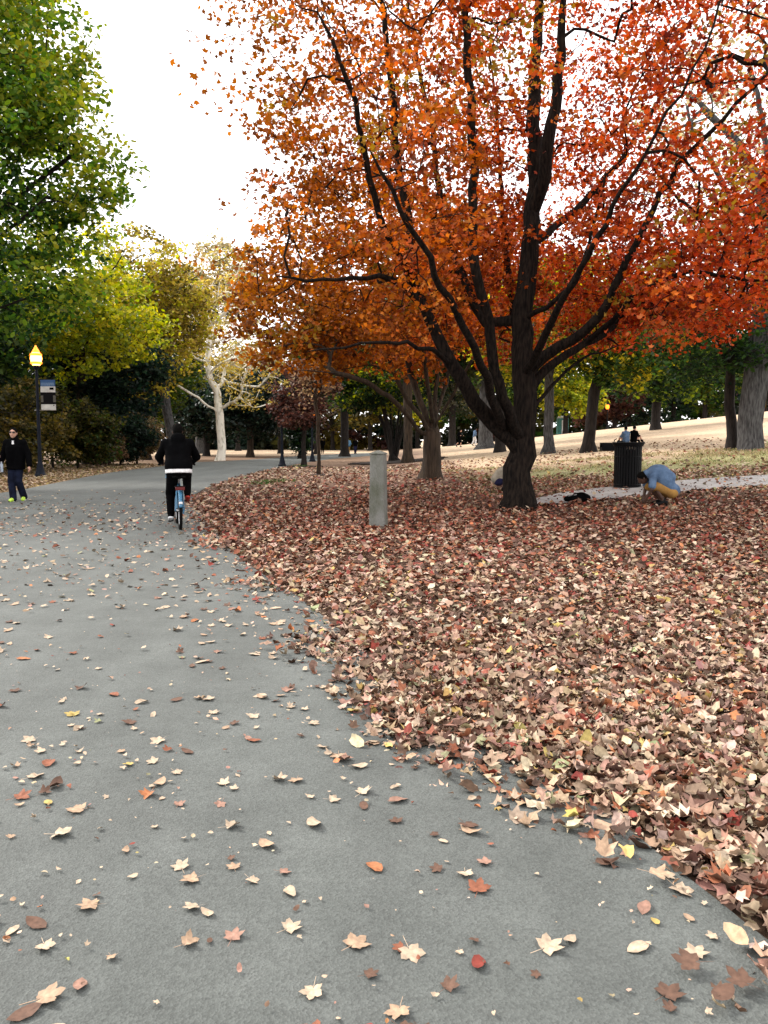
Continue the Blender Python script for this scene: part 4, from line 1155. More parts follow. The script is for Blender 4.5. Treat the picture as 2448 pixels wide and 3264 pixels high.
# --- bicycle and rider
rw = G(575, 1690)
HEAD = R(17)
bike = empty('bicycle', rw, HEAD, 'blue hire bicycle with red tail light ridden away along the road', 'bicycle')
def wheel(y):
    o = MB().torus((0, y, .33), .305, .026, 40, 8).build('wheel', M['rubber'], bike)
    MB().torus((0, y, .33), .278, .012, 36, 6, wide=1.2).build('rim', M['steel'], o)
    s_ = MB()
    for k in range(20):
        a = 2 * math.pi * k / 20
        s_.tube([(.025 * (1 if k % 2 else -1), y + .02 * math.cos(a + .5), .33 + .02 * math.sin(a + .5)), (0, y + .272 * math.cos(a), .33 + .272 * math.sin(a))], .0016, 3, False)
    s_.build('spokes', M['steel'], o)
    MB().tube([(-.055, y, .33), (-.03, y, .33), (.03, y, .33), (.055, y, .33)], [.012, .03, .03, .012], 12).build('hub', M['steel'], o)
wheel(0); wheel(1.06)
fr = MB()
fr.tube([(0, .94, .98), (0, .9, .82), (0, .74, .5), (0, .5, .33), (0, .4, .3)], [.026, .034, .036, .034, .032], 10)
fr.tube([(0, .40, .28), (0, .31, .55), (0, .24, .78)], [.026, .024, .022], 10)
fr.tube([(0, .86, .74), (0, .6, .53), (0, .33, .5)], [.022, .022, .02], 10)
for s in (-1, 1):
    fr.tube([(s * .02, .4, .29), (s * .06, .2, .31), (s * .07, 0, .33)], .013, 8)
    fr.tube([(s * .015, .27, .68), (s * .06, .14, .5), (s * .07, 0, .33)], .011, 8)
    fr.tube([(s * .03, .96, .86), (s * .055, 1.0, .66), (s * .06, 1.06, .33)], [.018, .017, .012], 8)
fr.build('frame', M['bike'], bike)
MB().tube([(0, .22, .76), (0, .19, .86)], .015, 10).build('seat_post', M['steel'], bike)
link('saddle', sdf_mesh('saddle', [ell((-.06, .12, .885), (.075, .1, .035), None, .03), ell((.06, .12, .885), (.075, .1, .035), None, .03), cap((0, .16, .89), (0, .34, .885), .05, .025, .04)], .008), M['rubber'], bike)
for y, a0, a1 in ((0, R(20), R(168)), (1.06, R(-5), R(150))):
    fd = MB()
    N = 20
    for i in range(N):
        a, b = a0 + (a1 - a0) * i / N, a0 + (a1 - a0) * (i + 1) / N
        v = []
        for w, rr_ in ((-.033, .337), (-.022, .356), (.022, .356), (.033, .337)):
            for t in (a, b): v.append((w, y + rr_ * math.cos(t), .33 + rr_ * math.sin(t)))
        fd.add(v, [(0, 1, 3, 2), (2, 3, 5, 4), (4, 5, 7, 6)])
    fdo = fd.build('fender', M['bike'], bike)
    sm_ = fdo.modifiers.new('thick', 'SOLIDIFY'); sm_.thickness = .004
for s in (-1, 1):   # skirt guards beside the rear wheel
    g_ = MB(); pts = [(s * .05, .33 * math.cos(R(a)), .33 + .33 * math.sin(R(a))) for a in range(60, 176, 12)]
    g_.add(pts + [(s * .055, .02, .36)], [tuple(range(len(pts) + 1))])
    go_ = g_.build('skirt_guard', M['bike'], bike, False); sm_ = go_.modifiers.new('thick', 'SOLIDIFY'); sm_.thickness = .006
tl_ = MB().box((0, -.2, .70), (.15, .05, .06)).build('tail_light', M['red'], bike, bevel=.01)
MB().box((0, -.2, .735), (.17, .06, .012)).build('light_cover', M['black'], tl_, bevel=.004)
MB().tube([(0, -.18, .7), (0, .02, .74), (0, .24, .76)], .012, 8).build('rack_bar', M['black'], bike)
MB().box((0, -.325, .47), (.06, .012, .045)).build('reflector', M['white'], bike, bevel=.005)
hb = MB().tube([(-.3, .78, 1.06), (-.22, .82, 1.08), (-.1, .92, 1.06), (0, .94, 1.02), (.1, .92, 1.06), (.22, .82, 1.08), (.3, .78, 1.06)], .013, 8)
hb.tube([(0, .94, .96), (0, .94, 1.03)], .02, 8)
hbo = hb.build('handlebar', M['steel'], bike)
for s in (-1, 1): MB().tube([(s * .2, .83, 1.079), (s * .31, .775, 1.058)], .018, 10).build('grip', M['rubber'], hbo)
bk = MB()
for x in np.linspace(-.17, .17, 7): bk.tube([(x, 1.02, .82), (x, 1.02, 1.06)], .005, 4); bk.tube([(x, 1.28, .84), (x, 1.3, 1.06)], .005, 4)
for z in (.82, .94, 1.06): bk.tube([(-.18, 1.02, z), (.18, 1.02, z), (.18, 1.29, z), (-.18, 1.29, z), (-.18, 1.02, z)], .007, 5)
bk.box((0, 1.15, .82), (.36, .27, .012)).build('basket', M['bike'], bike)
cr = MB().tube([(-.06, .40, .29), (.06, .40, .29)], .02, 10)
cr.tube([(-.07, .40, .29), (-.085, .43, .125)], .011, 8); cr.tube([(.07, .40, .29), (.085, .37, .455)], .011, 8)
cro = cr.build('crank', M['steel'], bike)
MB().box((-.135, .43, .12), (.09, .08, .022)).build('pedal', M['black'], cro, bevel=.004)
MB().box((.135, .37, .46), (.09, .08, .022)).build('pedal', M['black'], cro, bevel=.004)
MB().box((.055, .2, .31), (.02, .46, .09)).build('chain_guard', M['bike'], bike, bevel=.015)

rider = empty('person', rw, HEAD, 'cyclist seen from behind in black hoodie and trousers with white shirt hem showing', 'person')
JR = dict(pelvis=(0, .1, 1.0), chest=(0, .2, 1.33), neck=(0, .28, 1.49), head=(.005, .34, 1.63), shL=(-.19, .24, 1.42), shR=(.19, .24, 1.42),
          elL=(-.30, .42, 1.2), wrL=(-.265, .71, 1.12), elR=(.31, .42, 1.2), wrR=(.265, .71, 1.12),
          hiL=(-.09, .14, .96), hiR=(.09, .14, .96), knL=(-.125, .42, .60), knR=(.15, .52, .90), anL=(-.135, .36, .23), anR=(.14, .26, .575), toL=(-.14, .50, .165), toR=(.145, .40, .50))
fr_ = (0, 1, -.05)
link('body', sdf_mesh('body', body_prims(JR, fr_, curl=.9, hand_f=(0, .85, -.35)), .0098), M['skin2'], rider)
hair(JR, fr_, rider)
link('hoodie', sdf_mesh('hoodie', top_prims(JR, .95, .138, (.076, .068, .054), extra=[ell((0, .16, 1.5), (.12, .075, .1), None, .04), cap((0, .25, 1.46), (0, .3, 1.53), .1, .085, .03), cap((-.06, .1, 1.06), (.06, .1, 1.06), .155, .155, .05)]), .011,
     [((0, .0, 1.005), (0, -.1, -1))]), M['cloth_black'], rider)
link('shirt_hem', sdf_mesh('shirt_hem', [cap((-.07, .09, .95), (.07, .09, .95), .148, .148, .02), cap((-.07, .11, 1.05), (.07, .11, 1.05), .146, .146, .03)], .01, [((0, 0, .945), (0, -.12, -1)), ((0, 0, 1.04), (0, 0, 1))]), M['cloth_white'], rider)
link('trousers', sdf_mesh('trousers', leg_prims(JR, (.105, .082, .06), .9, .14), .011, [((0, 0, 1.0), (0, 0, 1))]), M['cloth_black2'], rider)
shoe(JR, 'L', M['cloth_black2'], M['white'], rider); shoe(JR, 'R', M['cloth_black2'], M['redrubber'], rider)

# --- crouching man by the path and a second one behind the trunk
def croucher(loc, rz, label, top_m, bot_m, skin_m, shoe_m, top_name, bend=0.0, res=.0098):
    o = empty('person', loc, rz, label, 'person')
    J = dict(pelvis=(.25, 0, .33), chest=(-.10, 0, .66 - bend), neck=(-.29, 0, .68 - bend), head=(-.37, 0, .58 - bend), shL=(-.2, -.17, .63 - bend), shR=(-.2, .17, .63 - bend),
             elL=(-.24, -.22, .36), wrL=(-.32, -.12, .15), elR=(-.22, .22, .38), wrR=(-.30, .1, .17),
             hiL=(.24, -.1, .29), hiR=(.24, .1, .29), knL=(-.19, -.15, .44), knR=(-.17, .15, .40), anL=(.06, -.13, .10), anR=(.10, .13, .10), toL=(-.12, -.15, .045), toR=(-.08, .15, .045))
    fw_ = (-.75, 0, -.66); hu = (-.66, 0, .75)
    link('body', sdf_mesh('body', body_prims(J, fw_, hu, curl=.5), res), M[skin_m], o)
    hair(J, fw_, o, hup=hu)
    link(top_name, sdf_mesh(top_name, top_prims(J, 0, .145, (.08, .075, .06), sleeve=.75, extra=[cap((.1, -.05, .5), (.1, .05, .5), .14, .14, .08), cap((.3, -.06, .33), (.3, .06, .33), .12, .12, .06), ell((-.03, 0, .72 - bend), (.22, .19, .15), None, .08), ell((.14, 0, .6 - bend * .7), (.2, .18, .15), None, .08)]), .011,
         [((-.44, 0, .43), (-.26, 0, -1))]), M[top_m], o)
    link('shorts', sdf_mesh('shorts', leg_prims(J, (.115, .09, .08), .12, .155), .011), M[bot_m], o)
    for sd in 'LR': shoe(J, sd, M[shoe_m], M['black'], o)
    return o
croucher(G(2100, 1612), 0, 'man in pale blue shirt and mustard shorts crouching over the leaves by the path', 'cloth_blue', 'khaki', 'skin2', 'black', 'shirt').scale = (.92, 1.0, .95)
croucher(on(1619, 20.5), math.pi, 'person in cream top and navy shorts crouching half hidden behind the big maple trunk', 'cream', 'navy', 'skin', 'black', 'top', .2, .014)
# bag on the leaves
bg = G(1840, 1602)
bag = empty('bag', bg, R(8), 'black soft bag lying on the fallen leaves left of the crouching man', 'bag')
link('bag_body', sdf_mesh('bag_body', [ell((-.1, 0, .08), (.2, .13, .085), None, .06), ell((.12, .02, .1), (.18, .13, .1), None, .06), ell((.08, 0, .15), (.1, .08, .07), None, .05)], .011, [((0, 0, .0), (0, 0, -1))]), M['cloth_black'], bag)
MB().tube([(-.2, -.1, .1), (-.12, -.14, .2), (.05, -.13, .22), (.16, -.1, .15)], .012, 6).build('strap', M['cloth_black2'], bag)
MB().tube([(-.22, -.05, .145), (-.05, -.04, .168), (.02, -.02, .18)], .006, 5).build('zip', M['steel'], bag)

# --- litter bin
pb = on(2000, 19.8)
bn = empty('litter_bin', pb, 0, 'round black slatted litter bin beside the footpath', 'bin')
MB().lathe([(.27, .03), (.28, .05), (.29, .95), (.275, .95), (.265, .06), (.001, .05)], n=32).build('liner', M['bannerdark'], bn)
sl_ = MB().box((0, 0, 0), (.05, .018, .98)).build('slat', M['black'], bn, bevel=.004)
for k in range(30):
    a = 2 * math.pi * k / 30
    o = sl_ if k == 0 else sl_.copy()
    if k:
        COL.objects.link(o); o.parent = bn
    o.location = (.318 * math.cos(a), .318 * math.sin(a), .55); o.rotation_euler = (0, 0, a + math.pi / 2)
for z in (.1, .78): MB().torus((0, 0, 0), .322, .012, 36, 6).build('hoop', M['black'], bn).matrix_local = Matrix.Translation((0, 0, z)) @ Matrix.Rotation(math.pi / 2, 4, 'Y')
MB().lathe([(.30, 1.02), (.35, 1.03), (.385, 1.10), (.39, 1.125), (.37, 1.13), (.33, 1.08), (.25, 1.05)], n=36).build('rim', M['black'], bn)
MB().lathe([(.33, 0), (.33, .06), (.001, .07)], n=24).build('base', M['black'], bn)
# grill beside it
pg = on(1950, 21.5)
gr = empty('park_grill', pg, R(-6), 'black pedestal park grill jutting out to the left behind the litter bin', 'grill')
MB().tube([(.12, 0, 0), (.12, 0, .85)], .045, 10).build('pedestal', M['black'], gr)
fb = MB()
for c, d in (((-.05, 0, .86), (.5, .42, .02)), ((-.05, .2, .97), (.5, .02, .2)), ((-.05, -.2, .97), (.5, .02, .2)), ((.2, 0, .99), (.02, .4, .26)), ((-.29, 0, .9), (.02, .4, .08))): fb.box(c, d)
fb.build('firebox', M['black'], gr, bevel=.004)
gg = MB()
for k in range(10): gg.tube([(-.3 + .05 * k, -.2, 1.06), (-.3 + .05 * k, .2, 1.06)], .007, 5)
gg.build('grate', M['black'], gr)
MB().tube([(.0, -.2, 1.07), (.0, -.26, 1.14), (.06, -.26, 1.17)], .014, 6).build('handle', M['black'], gr)

# --- concrete post
pp = on(1206, 13.5)
pst = empty('concrete_post', pp, R(-14), 'weathered grey square concrete post standing among the leaves', 'post')
m_ = MB(); w0, w1, hh = .136, .117, 1.235
m_.add([(-w0, -w0, -.1), (w0, -w0, -.1), (w0, w0, -.1), (-w0, w0, -.1), (-w1, -w1, hh), (w1, -w1, hh), (w1, w1, hh), (-w1, w1, hh)], [(3, 2, 1, 0), (0, 1, 5, 4), (1, 2, 6, 5), (2, 3, 7, 6), (3, 0, 4, 7), (4, 5, 6, 7)])
m_.build('shaft', M['post'], pst, False, .015)
m_ = MB(); w = .127
m_.add([(-w, -w, hh + .002), (w, -w, hh + .002), (w, w, hh + .002), (-w, w, hh + .002), (-w, -w, hh + .025), (w, -w, hh + .025), (w, w, hh + .025), (-w, w, hh + .025), (0, 0, hh + .075)], [(3, 2, 1, 0), (0, 1, 5, 4), (1, 2, 6, 5), (2, 3, 7, 6), (3, 0, 4, 7), (4, 5, 8), (5, 6, 8), (6, 7, 8), (7, 4, 8)])
m_.build('cap', M['post'], pst, False, .006)

# --- street lamps
def lamp(loc, h, label, glass, iron, group='park street lamps'):
    o = empty('street_lamp', loc, 0, label, 'street lamp', group)
    MB().lathe([(.23, 0), (.23, .1), (.19, .14), (.15, .32), (.11, .5), (.085, .62), (.001, .63)], n=20).build('base', M[iron], o)
    MB().lathe([(.085, .6), (.075, 1.0), (.06, h * .6), (.052, h - .95), (.001, h - .94)], n=16).build('pole', M[iron], o)
    MB().lathe([(.055, h - .97), (.09, h - .93), (.13, h - .86), (.15, h - .8), (.001, h - .79)], n=18).build('collar', M[iron], o)
    MB().lathe([(.13, h - .8), (.2, h - .66), (.225, h - .5), (.2, h - .36), (.14, h - .27), (.001, h - .26)], n=22).build('lamp_globe', M[glass], o)
    if glass == 'lit':
        for z, q in ((h - .69, .2), (h - .36, .205)): MB().lathe([(q * .9, z - .05), (q * 1.1, z - .04), (q * 1.14, z + .02), (q * .92, z + .05)], n=22).build('halo_ring', M['litfar'], o)  # rings added to imitate the orange halo round the lit globe
    MB().lathe([(.16, h - .275), (.13, h - .2), (.08, h - .12), (.05, h - .06), (.03, h), (.001, h + .02)], n=18).build('finial', M[glass if glass == 'lampglass' else 'litfar' if glass == 'lit' else iron], o)  # on the lit lamp the finial emits too, imitating glow above the globe
    return o
l1 = on(129, 33.0)
la = lamp(l1, 5.3, 'black street lamp glowing orange with a hanging banner on the left verge', 'lit', 'navyiron')
def banner():
    bx, z0, z1 = .13, 2.72, 3.93
    o = MB().box((bx + .31, 0, (z0 + z1) / 2), (.6, .02, z1 - z0)).build('banner', M['bannerdark'], la)
    b = MB().box((bx + .31, -.013, z1 - .13), (.6, .004, .26)).build('blue_panel', M['bannerblue'], o, False)
    MB().box((bx + .31, -.013, z1 - .38), (.6, .004, .236)).build('white_panel', M['bannerwhite'], o, False)
    MB().box((bx + .46, -.018, z1 - .35), (.17, .004, .09)).build('dark_box', M['bannerdark'], o, False)
    MB().box((bx + .31, -.013, z0 + .115), (.6, .004, .225)).build('lower_panel', M['bannerwhite'], o, False)
    MB().tube([(bx + .53, -.017, z0 + .185), (bx + .53, -.012, z0 + .185)], .025, 10).build('emblem', M['bannerdark'], o)
    g_ = mat('banner_grey', (.09, .085, .07), .7)
    for x in (.06, .56): MB().box((bx + x, -.013, z0 + .45), (.1, .004, .27)).build('side_panel', g_, o, False)
    t = MB()
    rr_ = random.Random(4)
    for k, z in enumerate((z1 - .13, z1 - .17, z1 - .21)):
        x = bx + .05
        while x < bx + .55:
            w = rr_.uniform(.02, .07); t.box((x + w / 2, -.0165, z), (w, .003, .018)); x += w + .012
    t.build('print', mat('banner_print', (.25, .36, .5), .7), o, False)
    for z in (z0 - .01, z1 + .01): MB().tube([(-.14, 0, z), (.75, 0, z)], .012, 6).build('bracket', M['steel' if z < 3 else 'black'], la)
banner()
lamp(on(900, 46.5), 4.75, 'dark lamp post with an unlit white globe by the road bend', 'lampglass', 'navyiron')
lamp(on(996, 57.0), 3.9, 'smaller lit orange lamp beside the maroon tree', 'litfar', 'navyiron')
lamp(on(1006, 92.0), 4.2, 'farthest lit lamp, a small orange point right of the other one', 'litfar', 'navyiron')
lamp(on(1931, 96.0), 3.2, 'far lit park lamp under the maroon trees on the hill crest', 'litfar', 'black')

# --- far people
def far_person(loc, rz, label, top_m, bot_m, skin_m, run=0.0, long=True, sit=False):
    o = empty('person', loc, rz, label, 'person', 'far people in the park')
    J = dict(pelvis=(0, 0, .95), chest=(0, -.03 - run * .05, 1.28), neck=(0, -.04 - run * .08, 1.47), head=(0, -.07 - run * .08, 1.62), shL=(-.18, -.03, 1.4), shR=(.18, -.03, 1.4),
             elL=(-.25, .1 * run, 1.13), wrL=(-.24, -.2 * run - .02, 1.0 + .15 * run), elR=(.25, -.1 * run, 1.13), wrR=(.22, -.3 * run, .95 + .2 * run),
             hiL=(-.09, 0, .92), hiR=(.09, 0, .92), knL=(-.09, -.25 * run, .52), knR=(.09, .08 * run, .5), anL=(-.09, -.15 * run, .1), anR=(.09, .4 * run, .15 + .1 * run), toL=(-.09, -.15 * run - .16, .05), toR=(.09, .4 * run - .13, .06))
    if sit:
        dz = -.77
        for k in ('pelvis', 'chest', 'neck', 'head', 'shL', 'shR'): J[k] = (J[k][0], J[k][1], J[k][2] + dz)
        for s, sd in ((-1, 'L'), (1, 'R')):
            J['hi' + sd] = (s * .09, 0, .13); J['kn' + sd] = (s * .12, -.36, .4); J['an' + sd] = (s * .12, -.6, .08); J['to' + sd] = (s * .12, -.74, .05)
            J['el' + sd] = (s * .25, -.12, .42); J['wr' + sd] = (s * .16, -.32, .42)
    link('body', sdf_mesh('body', body_prims(J, (0, -1, 0), fingers=False), .016), M[skin_m], o)
    hair(J, (0, -1, 0), o, res=.014)
    link('top', sdf_mesh('top', top_prims(J, 0, .14), .018, [((0, 0, J['pelvis'][2] - .1), (0, 0, -1))]), M[top_m], o)
    link('trousers' if long else 'shorts', sdf_mesh('legwear', leg_prims(J, (.1, .08, .065), .95 if long else .05), .018, [((0, 0, J['pelvis'][2] + .04), (0, 0, 1))]), M[bot_m], o)
    for sd in 'LR': shoe(J, sd, M['black'], M['white'], o, res=.014)
    return o
far_person(on(1463, 80), R(60), 'far runner in black top and black shorts between the two maples', 'cloth_black', 'cloth_black', 'skin', 1.0, False)
far_person(on(1511, 78), R(100), 'far person in pale blue clothes right of the runner', 'cloth_blue', 'cloth_white', 'skin2', .5)
far_person(on(1029, 92), 0, 'far pedestrian in black beside the sapling stem', 'cloth_black', 'cloth_black', 'skin2', .3)
far_person(on(1133, 88), R(20), 'far pedestrian in dark clothes just left of the concrete post', 'cloth_black', 'navy', 'skin2', .3)
far_person(on(1111, 84), R(200), 'far pedestrian in a bright blue top beside the flared trunk', 'bike', 'khaki', 'skin', .3)
far_person(on(1993, 45), R(200), 'person in light grey sitting on the lawn above the litter bin', 'cloth_blue', 'denim', 'skin', sit=True)
far_person(on(2016, 45), R(120), 'person in black sitting on the lawn above the right of the litter bin', 'cloth_black', 'cloth_black', 'skin', sit=True)

# --- far booth
bh = on(1790, 104)
bo_ = empty('booth', bh, 0, 'teal and white booth at the foot of the far trees right of the big maple', 'booth')
MB().box((0, 0, 1.1), (1.3, 1.3, 2.2)).build('shell', M['teal'], bo_, False, .05)
MB().box((.1, -.67, 1.05), (.7, .04, 1.8)).build('door', M['white'], bo_, False, .02)
MB().lathe([(.78, 2.2), (.7, 2.35), (.3, 2.5), (.001, 2.52)], n=4).build('roof', M['white'], bo_, False)

# --- mulch rings (dark earth under the small trees)
for px, Y, r_, lb in ((970, 46, 1.0, 'ring of dark mulch round the maroon tree'), (1015, 34, .55, 'small dark mulch patch at the foot of the sapling'), (1270, 52, 3.2, 'wide dark mulch bed under the many stemmed tree')):
    c = on(px, Y); rr_ = random.Random(int(px)); n = 40; m_ = MB()
    pts = [(c.x, c.y, float(land(c.x, c.y)) + .07)]
    for k in range(n):
        a = 2 * math.pi * k / n; q = r_ * rr_.uniform(.8, 1.15)
        x, y = c.x + q * math.cos(a), c.y + q * math.sin(a); pts.append((x, y, float(land(x, y)) + .03))
    for k in range(n):
        x, y, z = pts[k + 1]; pts.append((x, y, z - .12))
    m_.add(pts, [(0, 1 + k, 1 + (k + 1) % n) for k in range(n)] + [(1 + k, 1 + n + k, 1 + n + (k + 1) % n, 1 + (k + 1) % n) for k in range(n)])
    tag(m_.build('mulch_bed', M['soil']), lb, 'mulch bed', kind='structure')

# ------------------------------------------------------------------ fallen leaves
CREAM, PALE, BRN, RUST, REDL, ORG, YEL, GRN, PNK = ((.345, .235, .155), (.43, .33, .235), (.11, .06, .04), (.21, .075, .04), (.19, .035, .024), (.36, .14, .06), (.38, .28, .09), (.24, .25, .13), (.29, .165, .12))
LPAL = np.array([CREAM, PALE, BRN, RUST, REDL, ORG, YEL, GRN, PNK])
def leaf_cols(x, y, rng):
    """tan litter near the road, rust and red towards the maples"""
    n = len(x)
    near = np.array([.27, .20, .26, .09, .02, .025, .02, .015, .10])
    under = np.array([.15, .07, .18, .36, .11, .04, .0, .0, .12])
    r = redness(x, y)[:, None]
    pr = near * (1 - r) + under * r; pr /= pr.sum(1, keepdims=True)
    k = (rng.random((n, 1)) > np.cumsum(pr, 1)).sum(1).clip(0, 8)
    return LPAL[k] * (1 + rng.normal(0, .2, (n, 1))).clip(.5, 1.5) * (1 + rng.normal(0, .05, (n, 3))), k
def scatter(xr, yr, dens, rng):
    n = int((xr[1] - xr[0]) * (yr[1] - yr[0]) * dens)
    return rng.uniform(*xr, n), rng.uniform(*yr, n)
def in_view(x, y, m=0.35):
    return (np.abs(x) < 0.49 * y + m) & (y > 1.7)
rng = np.random.default_rng(77)
NEAR = []
LX, LY, LS = [], [], []
def litter(xr, yr, dens, size):
    x, y = scatter(xr, yr, dens, rng)
    k = in_view(x, y, 1.0); x, y = x[k], y[k]
    d = line_dist(RIGHT, x, y); on_ = on_road(x, y)
    sdv = np.where(on_, -d, d)
    wob = (value_noise(x, y, .8, 9) - .5) * .7
    p = sm(-.6, .15, sdv + wob) ** 1.7
    patch = .35 + .75 * value_noise(x, y, 1.4, 12)
    p = np.maximum(p, sm(-.06, .14, sdv)) * np.clip(patch + .25 * (y < 6), 0, 1)
    p *= np.where(inside(PATH, x, y), .12, 1)
    k = (rng.random(len(x)) < p) & (x > -9)
    return x[k], y[k], np.full(k.sum(), size)
for a in (((0, 3.6), (1.7, 4.6), 1900, .043), ((-2.6, 6), (1.7, 9), 1000, .041), ((-4, 9), (9, 15), 520, .046), ((-5, 14), (15, 24), 230, .056)):
    x, y, s = litter(*a); LX.append(x); LY.append(y); LS.append(s)
x = np.concatenate(LX); y = np.concatenate(LY); s = np.concatenate(LS) * np.where(rng.random(len(x)) < .3, rng.uniform(.25, .6, len(x)), rng.uniform(.6, 1.3, len(x)))
# leaves lying singly on the asphalt
ax_, ay_ = scatter((-11, 7), (1.6, 24), 110, rng)
k = on_road(ax_, ay_) & in_view(ax_, ay_)
ax_, ay_ = ax_[k], ay_[k]
d = line_dist(RIGHT, ax_, ay_)
clus = value_noise(ax_, ay_, 1.1, 15)
p = (.30 + 1.1 * np.exp(-d / .55) + .2 * sm(4.5, 10, ay_) + .55 * sm(6.5, 3.5, ay_)) * (.5 + 1.3 * clus ** 2) * (1 - .93 * sm(15, 23, ay_ + 2 * clus))
k = rng.random(len(ax_)) < p
ax_, ay_ = ax_[k], ay_[k]
as_ = .042 * np.where(rng.random(len(ax_)) < .62, rng.uniform(.08, .4, len(ax_)), rng.uniform(.45, 1.35, len(ax_)))
lc, lk = leaf_cols(x, y, rng)
ac, ak = leaf_cols(ax_, ay_, rng)
ac = np.where((ak == 2)[:, None] & (rng.random((len(ak), 1)) < .8), np.array(PALE), ac)
tp = (rng.random(len(ak)) < .38) & ((ak == 3) | (ak == 8) | (ak == 0)); ac[tp] = np.array(PALE); ak = np.where(tp, 1, ak)
def lay(name, x, y, s, c, lift, tilt, label, tmpl, curl, cat='leaves'):
    z = land(x, y) + lift
    nr = rng.normal(0, tilt, (len(x), 3)); nr[:, 2] = 1
    pos = np.column_stack([x, y, z])
    ovals = rng.random(len(x)) < .4
    tiny = np.asarray(s) / np.maximum(y, 1) < .0055
    if tmpl is HEX or tmpl is FOLD: tiny[:] = False
    V, T, Cc, nv = [], [], [], 0
    for sel, tm in ((~ovals & ~tiny, tmpl), (ovals & ~tiny, OVAL if tmpl is STAR else HEX if tmpl is STAR8 else FOLD), (tiny, HEX)):
        if not sel.any(): continue
        v, f, cc = leaves_data(pos[sel], nr[sel], s[sel], c[sel], tm, rng, curl)
        V.append(v); T.append(f + nv); Cc.append(cc); nv += len(v)
    me = raw_mesh(name, np.vstack(V), np.vstack(T), np.vstack(Cc))
    return tag(link(name, me, M['dry']), label, cat, kind='stuff')
# the 300 that show largest are leaves of their own
sx = np.concatenate([ax_, x]); sy = np.concatenate([ay_, y]); ss = np.concatenate([as_, s]); sc = np.concatenate([ac, lc]); skd = np.concatenate([ak, lk]); isroad = np.r_[np.ones(len(ax_), bool), np.zeros(len(x), bool)]
vis = in_view(sx, sy, 0.0)
big = np.argsort(-np.where(vis, ss / np.hypot(sy, CAMH) * np.where(isroad, 3.0, 1.0), 0))[:300]
names = ['tan', 'cream', 'brown', 'rusty', 'red', 'orange', 'yellow', 'greenish', 'pinkish']
words_ = {0: 'flat', 1: 'wavy', 2: 'curled'}
protos = {}
lobes = dict(maple=[(0, 1.0), (9, .84), (17, .78), (27, .55), (38, .74), (48, .8), (54, .95), (63, .78), (76, .66), (88, .5), (102, .56), (116, .7), (130, .52), (150, .44), (168, .36), (180, .16), (192, .36), (210, .44), (230, .5), (244, .68), (258, .58), (272, .5), (286, .68), (297, .76), (306, .93), (314, .82), (324, .72), (333, .56), (343, .76), (351, .86)],
             oval=[(0, 1.0), (22, .8), (48, .62), (80, .55), (115, .58), (150, .75), (180, .95), (210, .75), (245, .58), (280, .55), (312, .62), (338, .8)])
def leaf_proto(shape, curl, ki):
    key = (shape, curl, ki)
    if key in protos: return protos[key]
    pr = lobes[shape]
    g = np.random.default_rng(sum(map(ord, shape)) + curl * 7 + ki)
    amp = (.12, .34, .75)[curl]
    v, f = [(0, 0, .01)], []
    ph = g.random(3) * 6
    for ring, q in enumerate((.5, 1.0)):
        for a, r_ in pr:
            rr_ = r_ * q * (1 if ring else .8); xx, yy = rr_ * math.sin(R(a)), rr_ * math.cos(R(a))
            zz = amp * (rr_ ** 2 * .6 * math.sin(2 * R(a) + ph[0]) + .5 * rr_ ** 2) + .05 * math.sin(5 * R(a) + ph[1]) * rr_ + .10 * abs(xx) - .02
            v.append((xx, yy, zz))
    n = len(pr)
    f = [(0, 1 + (i + 1) % n, 1 + i) for i in range(n)] + [(1 + i, 1 + (i + 1) % n, 1 + n + (i + 1) % n, 1 + n + i) for i in range(n)]
    # stalk
    b0 = len(v); v += [(.02, -.25, .0), (-.02, -.25, .0), (.03, -1.1, .06), (.0, -1.12, .08)]; f.append((b0, b0 + 1, b0 + 3, b0 + 2))
    me = bpy.data.meshes.new('fallen_leaf'); me.from_pydata(v, [], f); me.update()
    c = np.ones((len(v), 4), np.float32); c[:, :3] = LPAL[ki] * g.uniform(.9, 1.1)
    c[1 + n:1 + 2 * n, :3] *= .88                                   # browned margin
    me.color_attributes.new('col', 'FLOAT_COLOR', 'POINT').data.foreach_set('color', c.ravel())
    me.polygons.foreach_set('use_smooth', np.ones(len(me.polygons), bool))
    me.materials.append(M['dry'])
    protos[key] = me
    return me
for i in big:
    shape = 'maple' if rng.random() < .68 else 'oval'
    cu = int(rng.choice(3, p=(.45, .38, .17))); ki = int(skd[i])
    o = bpy.data.objects.new('fallen_leaf', leaf_proto(shape, cu, ki))
    COL.objects.link(o)
    X, Y = float(sx[i]), float(sy[i]); q = float(ss[i]) * (1.0 if shape == 'maple' else .95)
    o.location = (X, Y, float(land(X, Y)) + (.022 if isroad[i] else .045)); o.scale = (q, q, q)
    o.rotation_euler = (rng.normal(0, .1), rng.normal(0, .1), rng.uniform(0, 6.28))
    side = 'left half of the road' if X < -.12 * Y else 'middle of the road' if X < .12 * Y else 'right edge of the road'
    dpt = 'at bottom' if Y < 2.9 else 'near the camera' if Y < 4.2 else 'a few steps ahead' if Y < 6 else 'farther ahead'
    where = f'on {side} {dpt}' if isroad[i] else 'on the litter bed, lower right corner' if Y < 3.6 else f'on the litter bed {dpt} at the right'
    kind_ = 'maple leaf' if shape == 'maple' else 'oval leaf'
    tag(o, f"{'large' if q > .05 else 'small' if q < .036 else 'medium'} {names[ki]} {words_[cu]} {kind_} {where}", 'leaf', 'single leaves near the camera')
rest = np.ones(len(sx), bool); rest[big] = False
r1 = rest & isroad; r2 = rest & ~isroad
lay('road_leaves', sx[r1], sy[r1], ss[r1], sc[r1], .024, .25, 'small pale leaves strewn thinly over the asphalt road', STAR, .3)
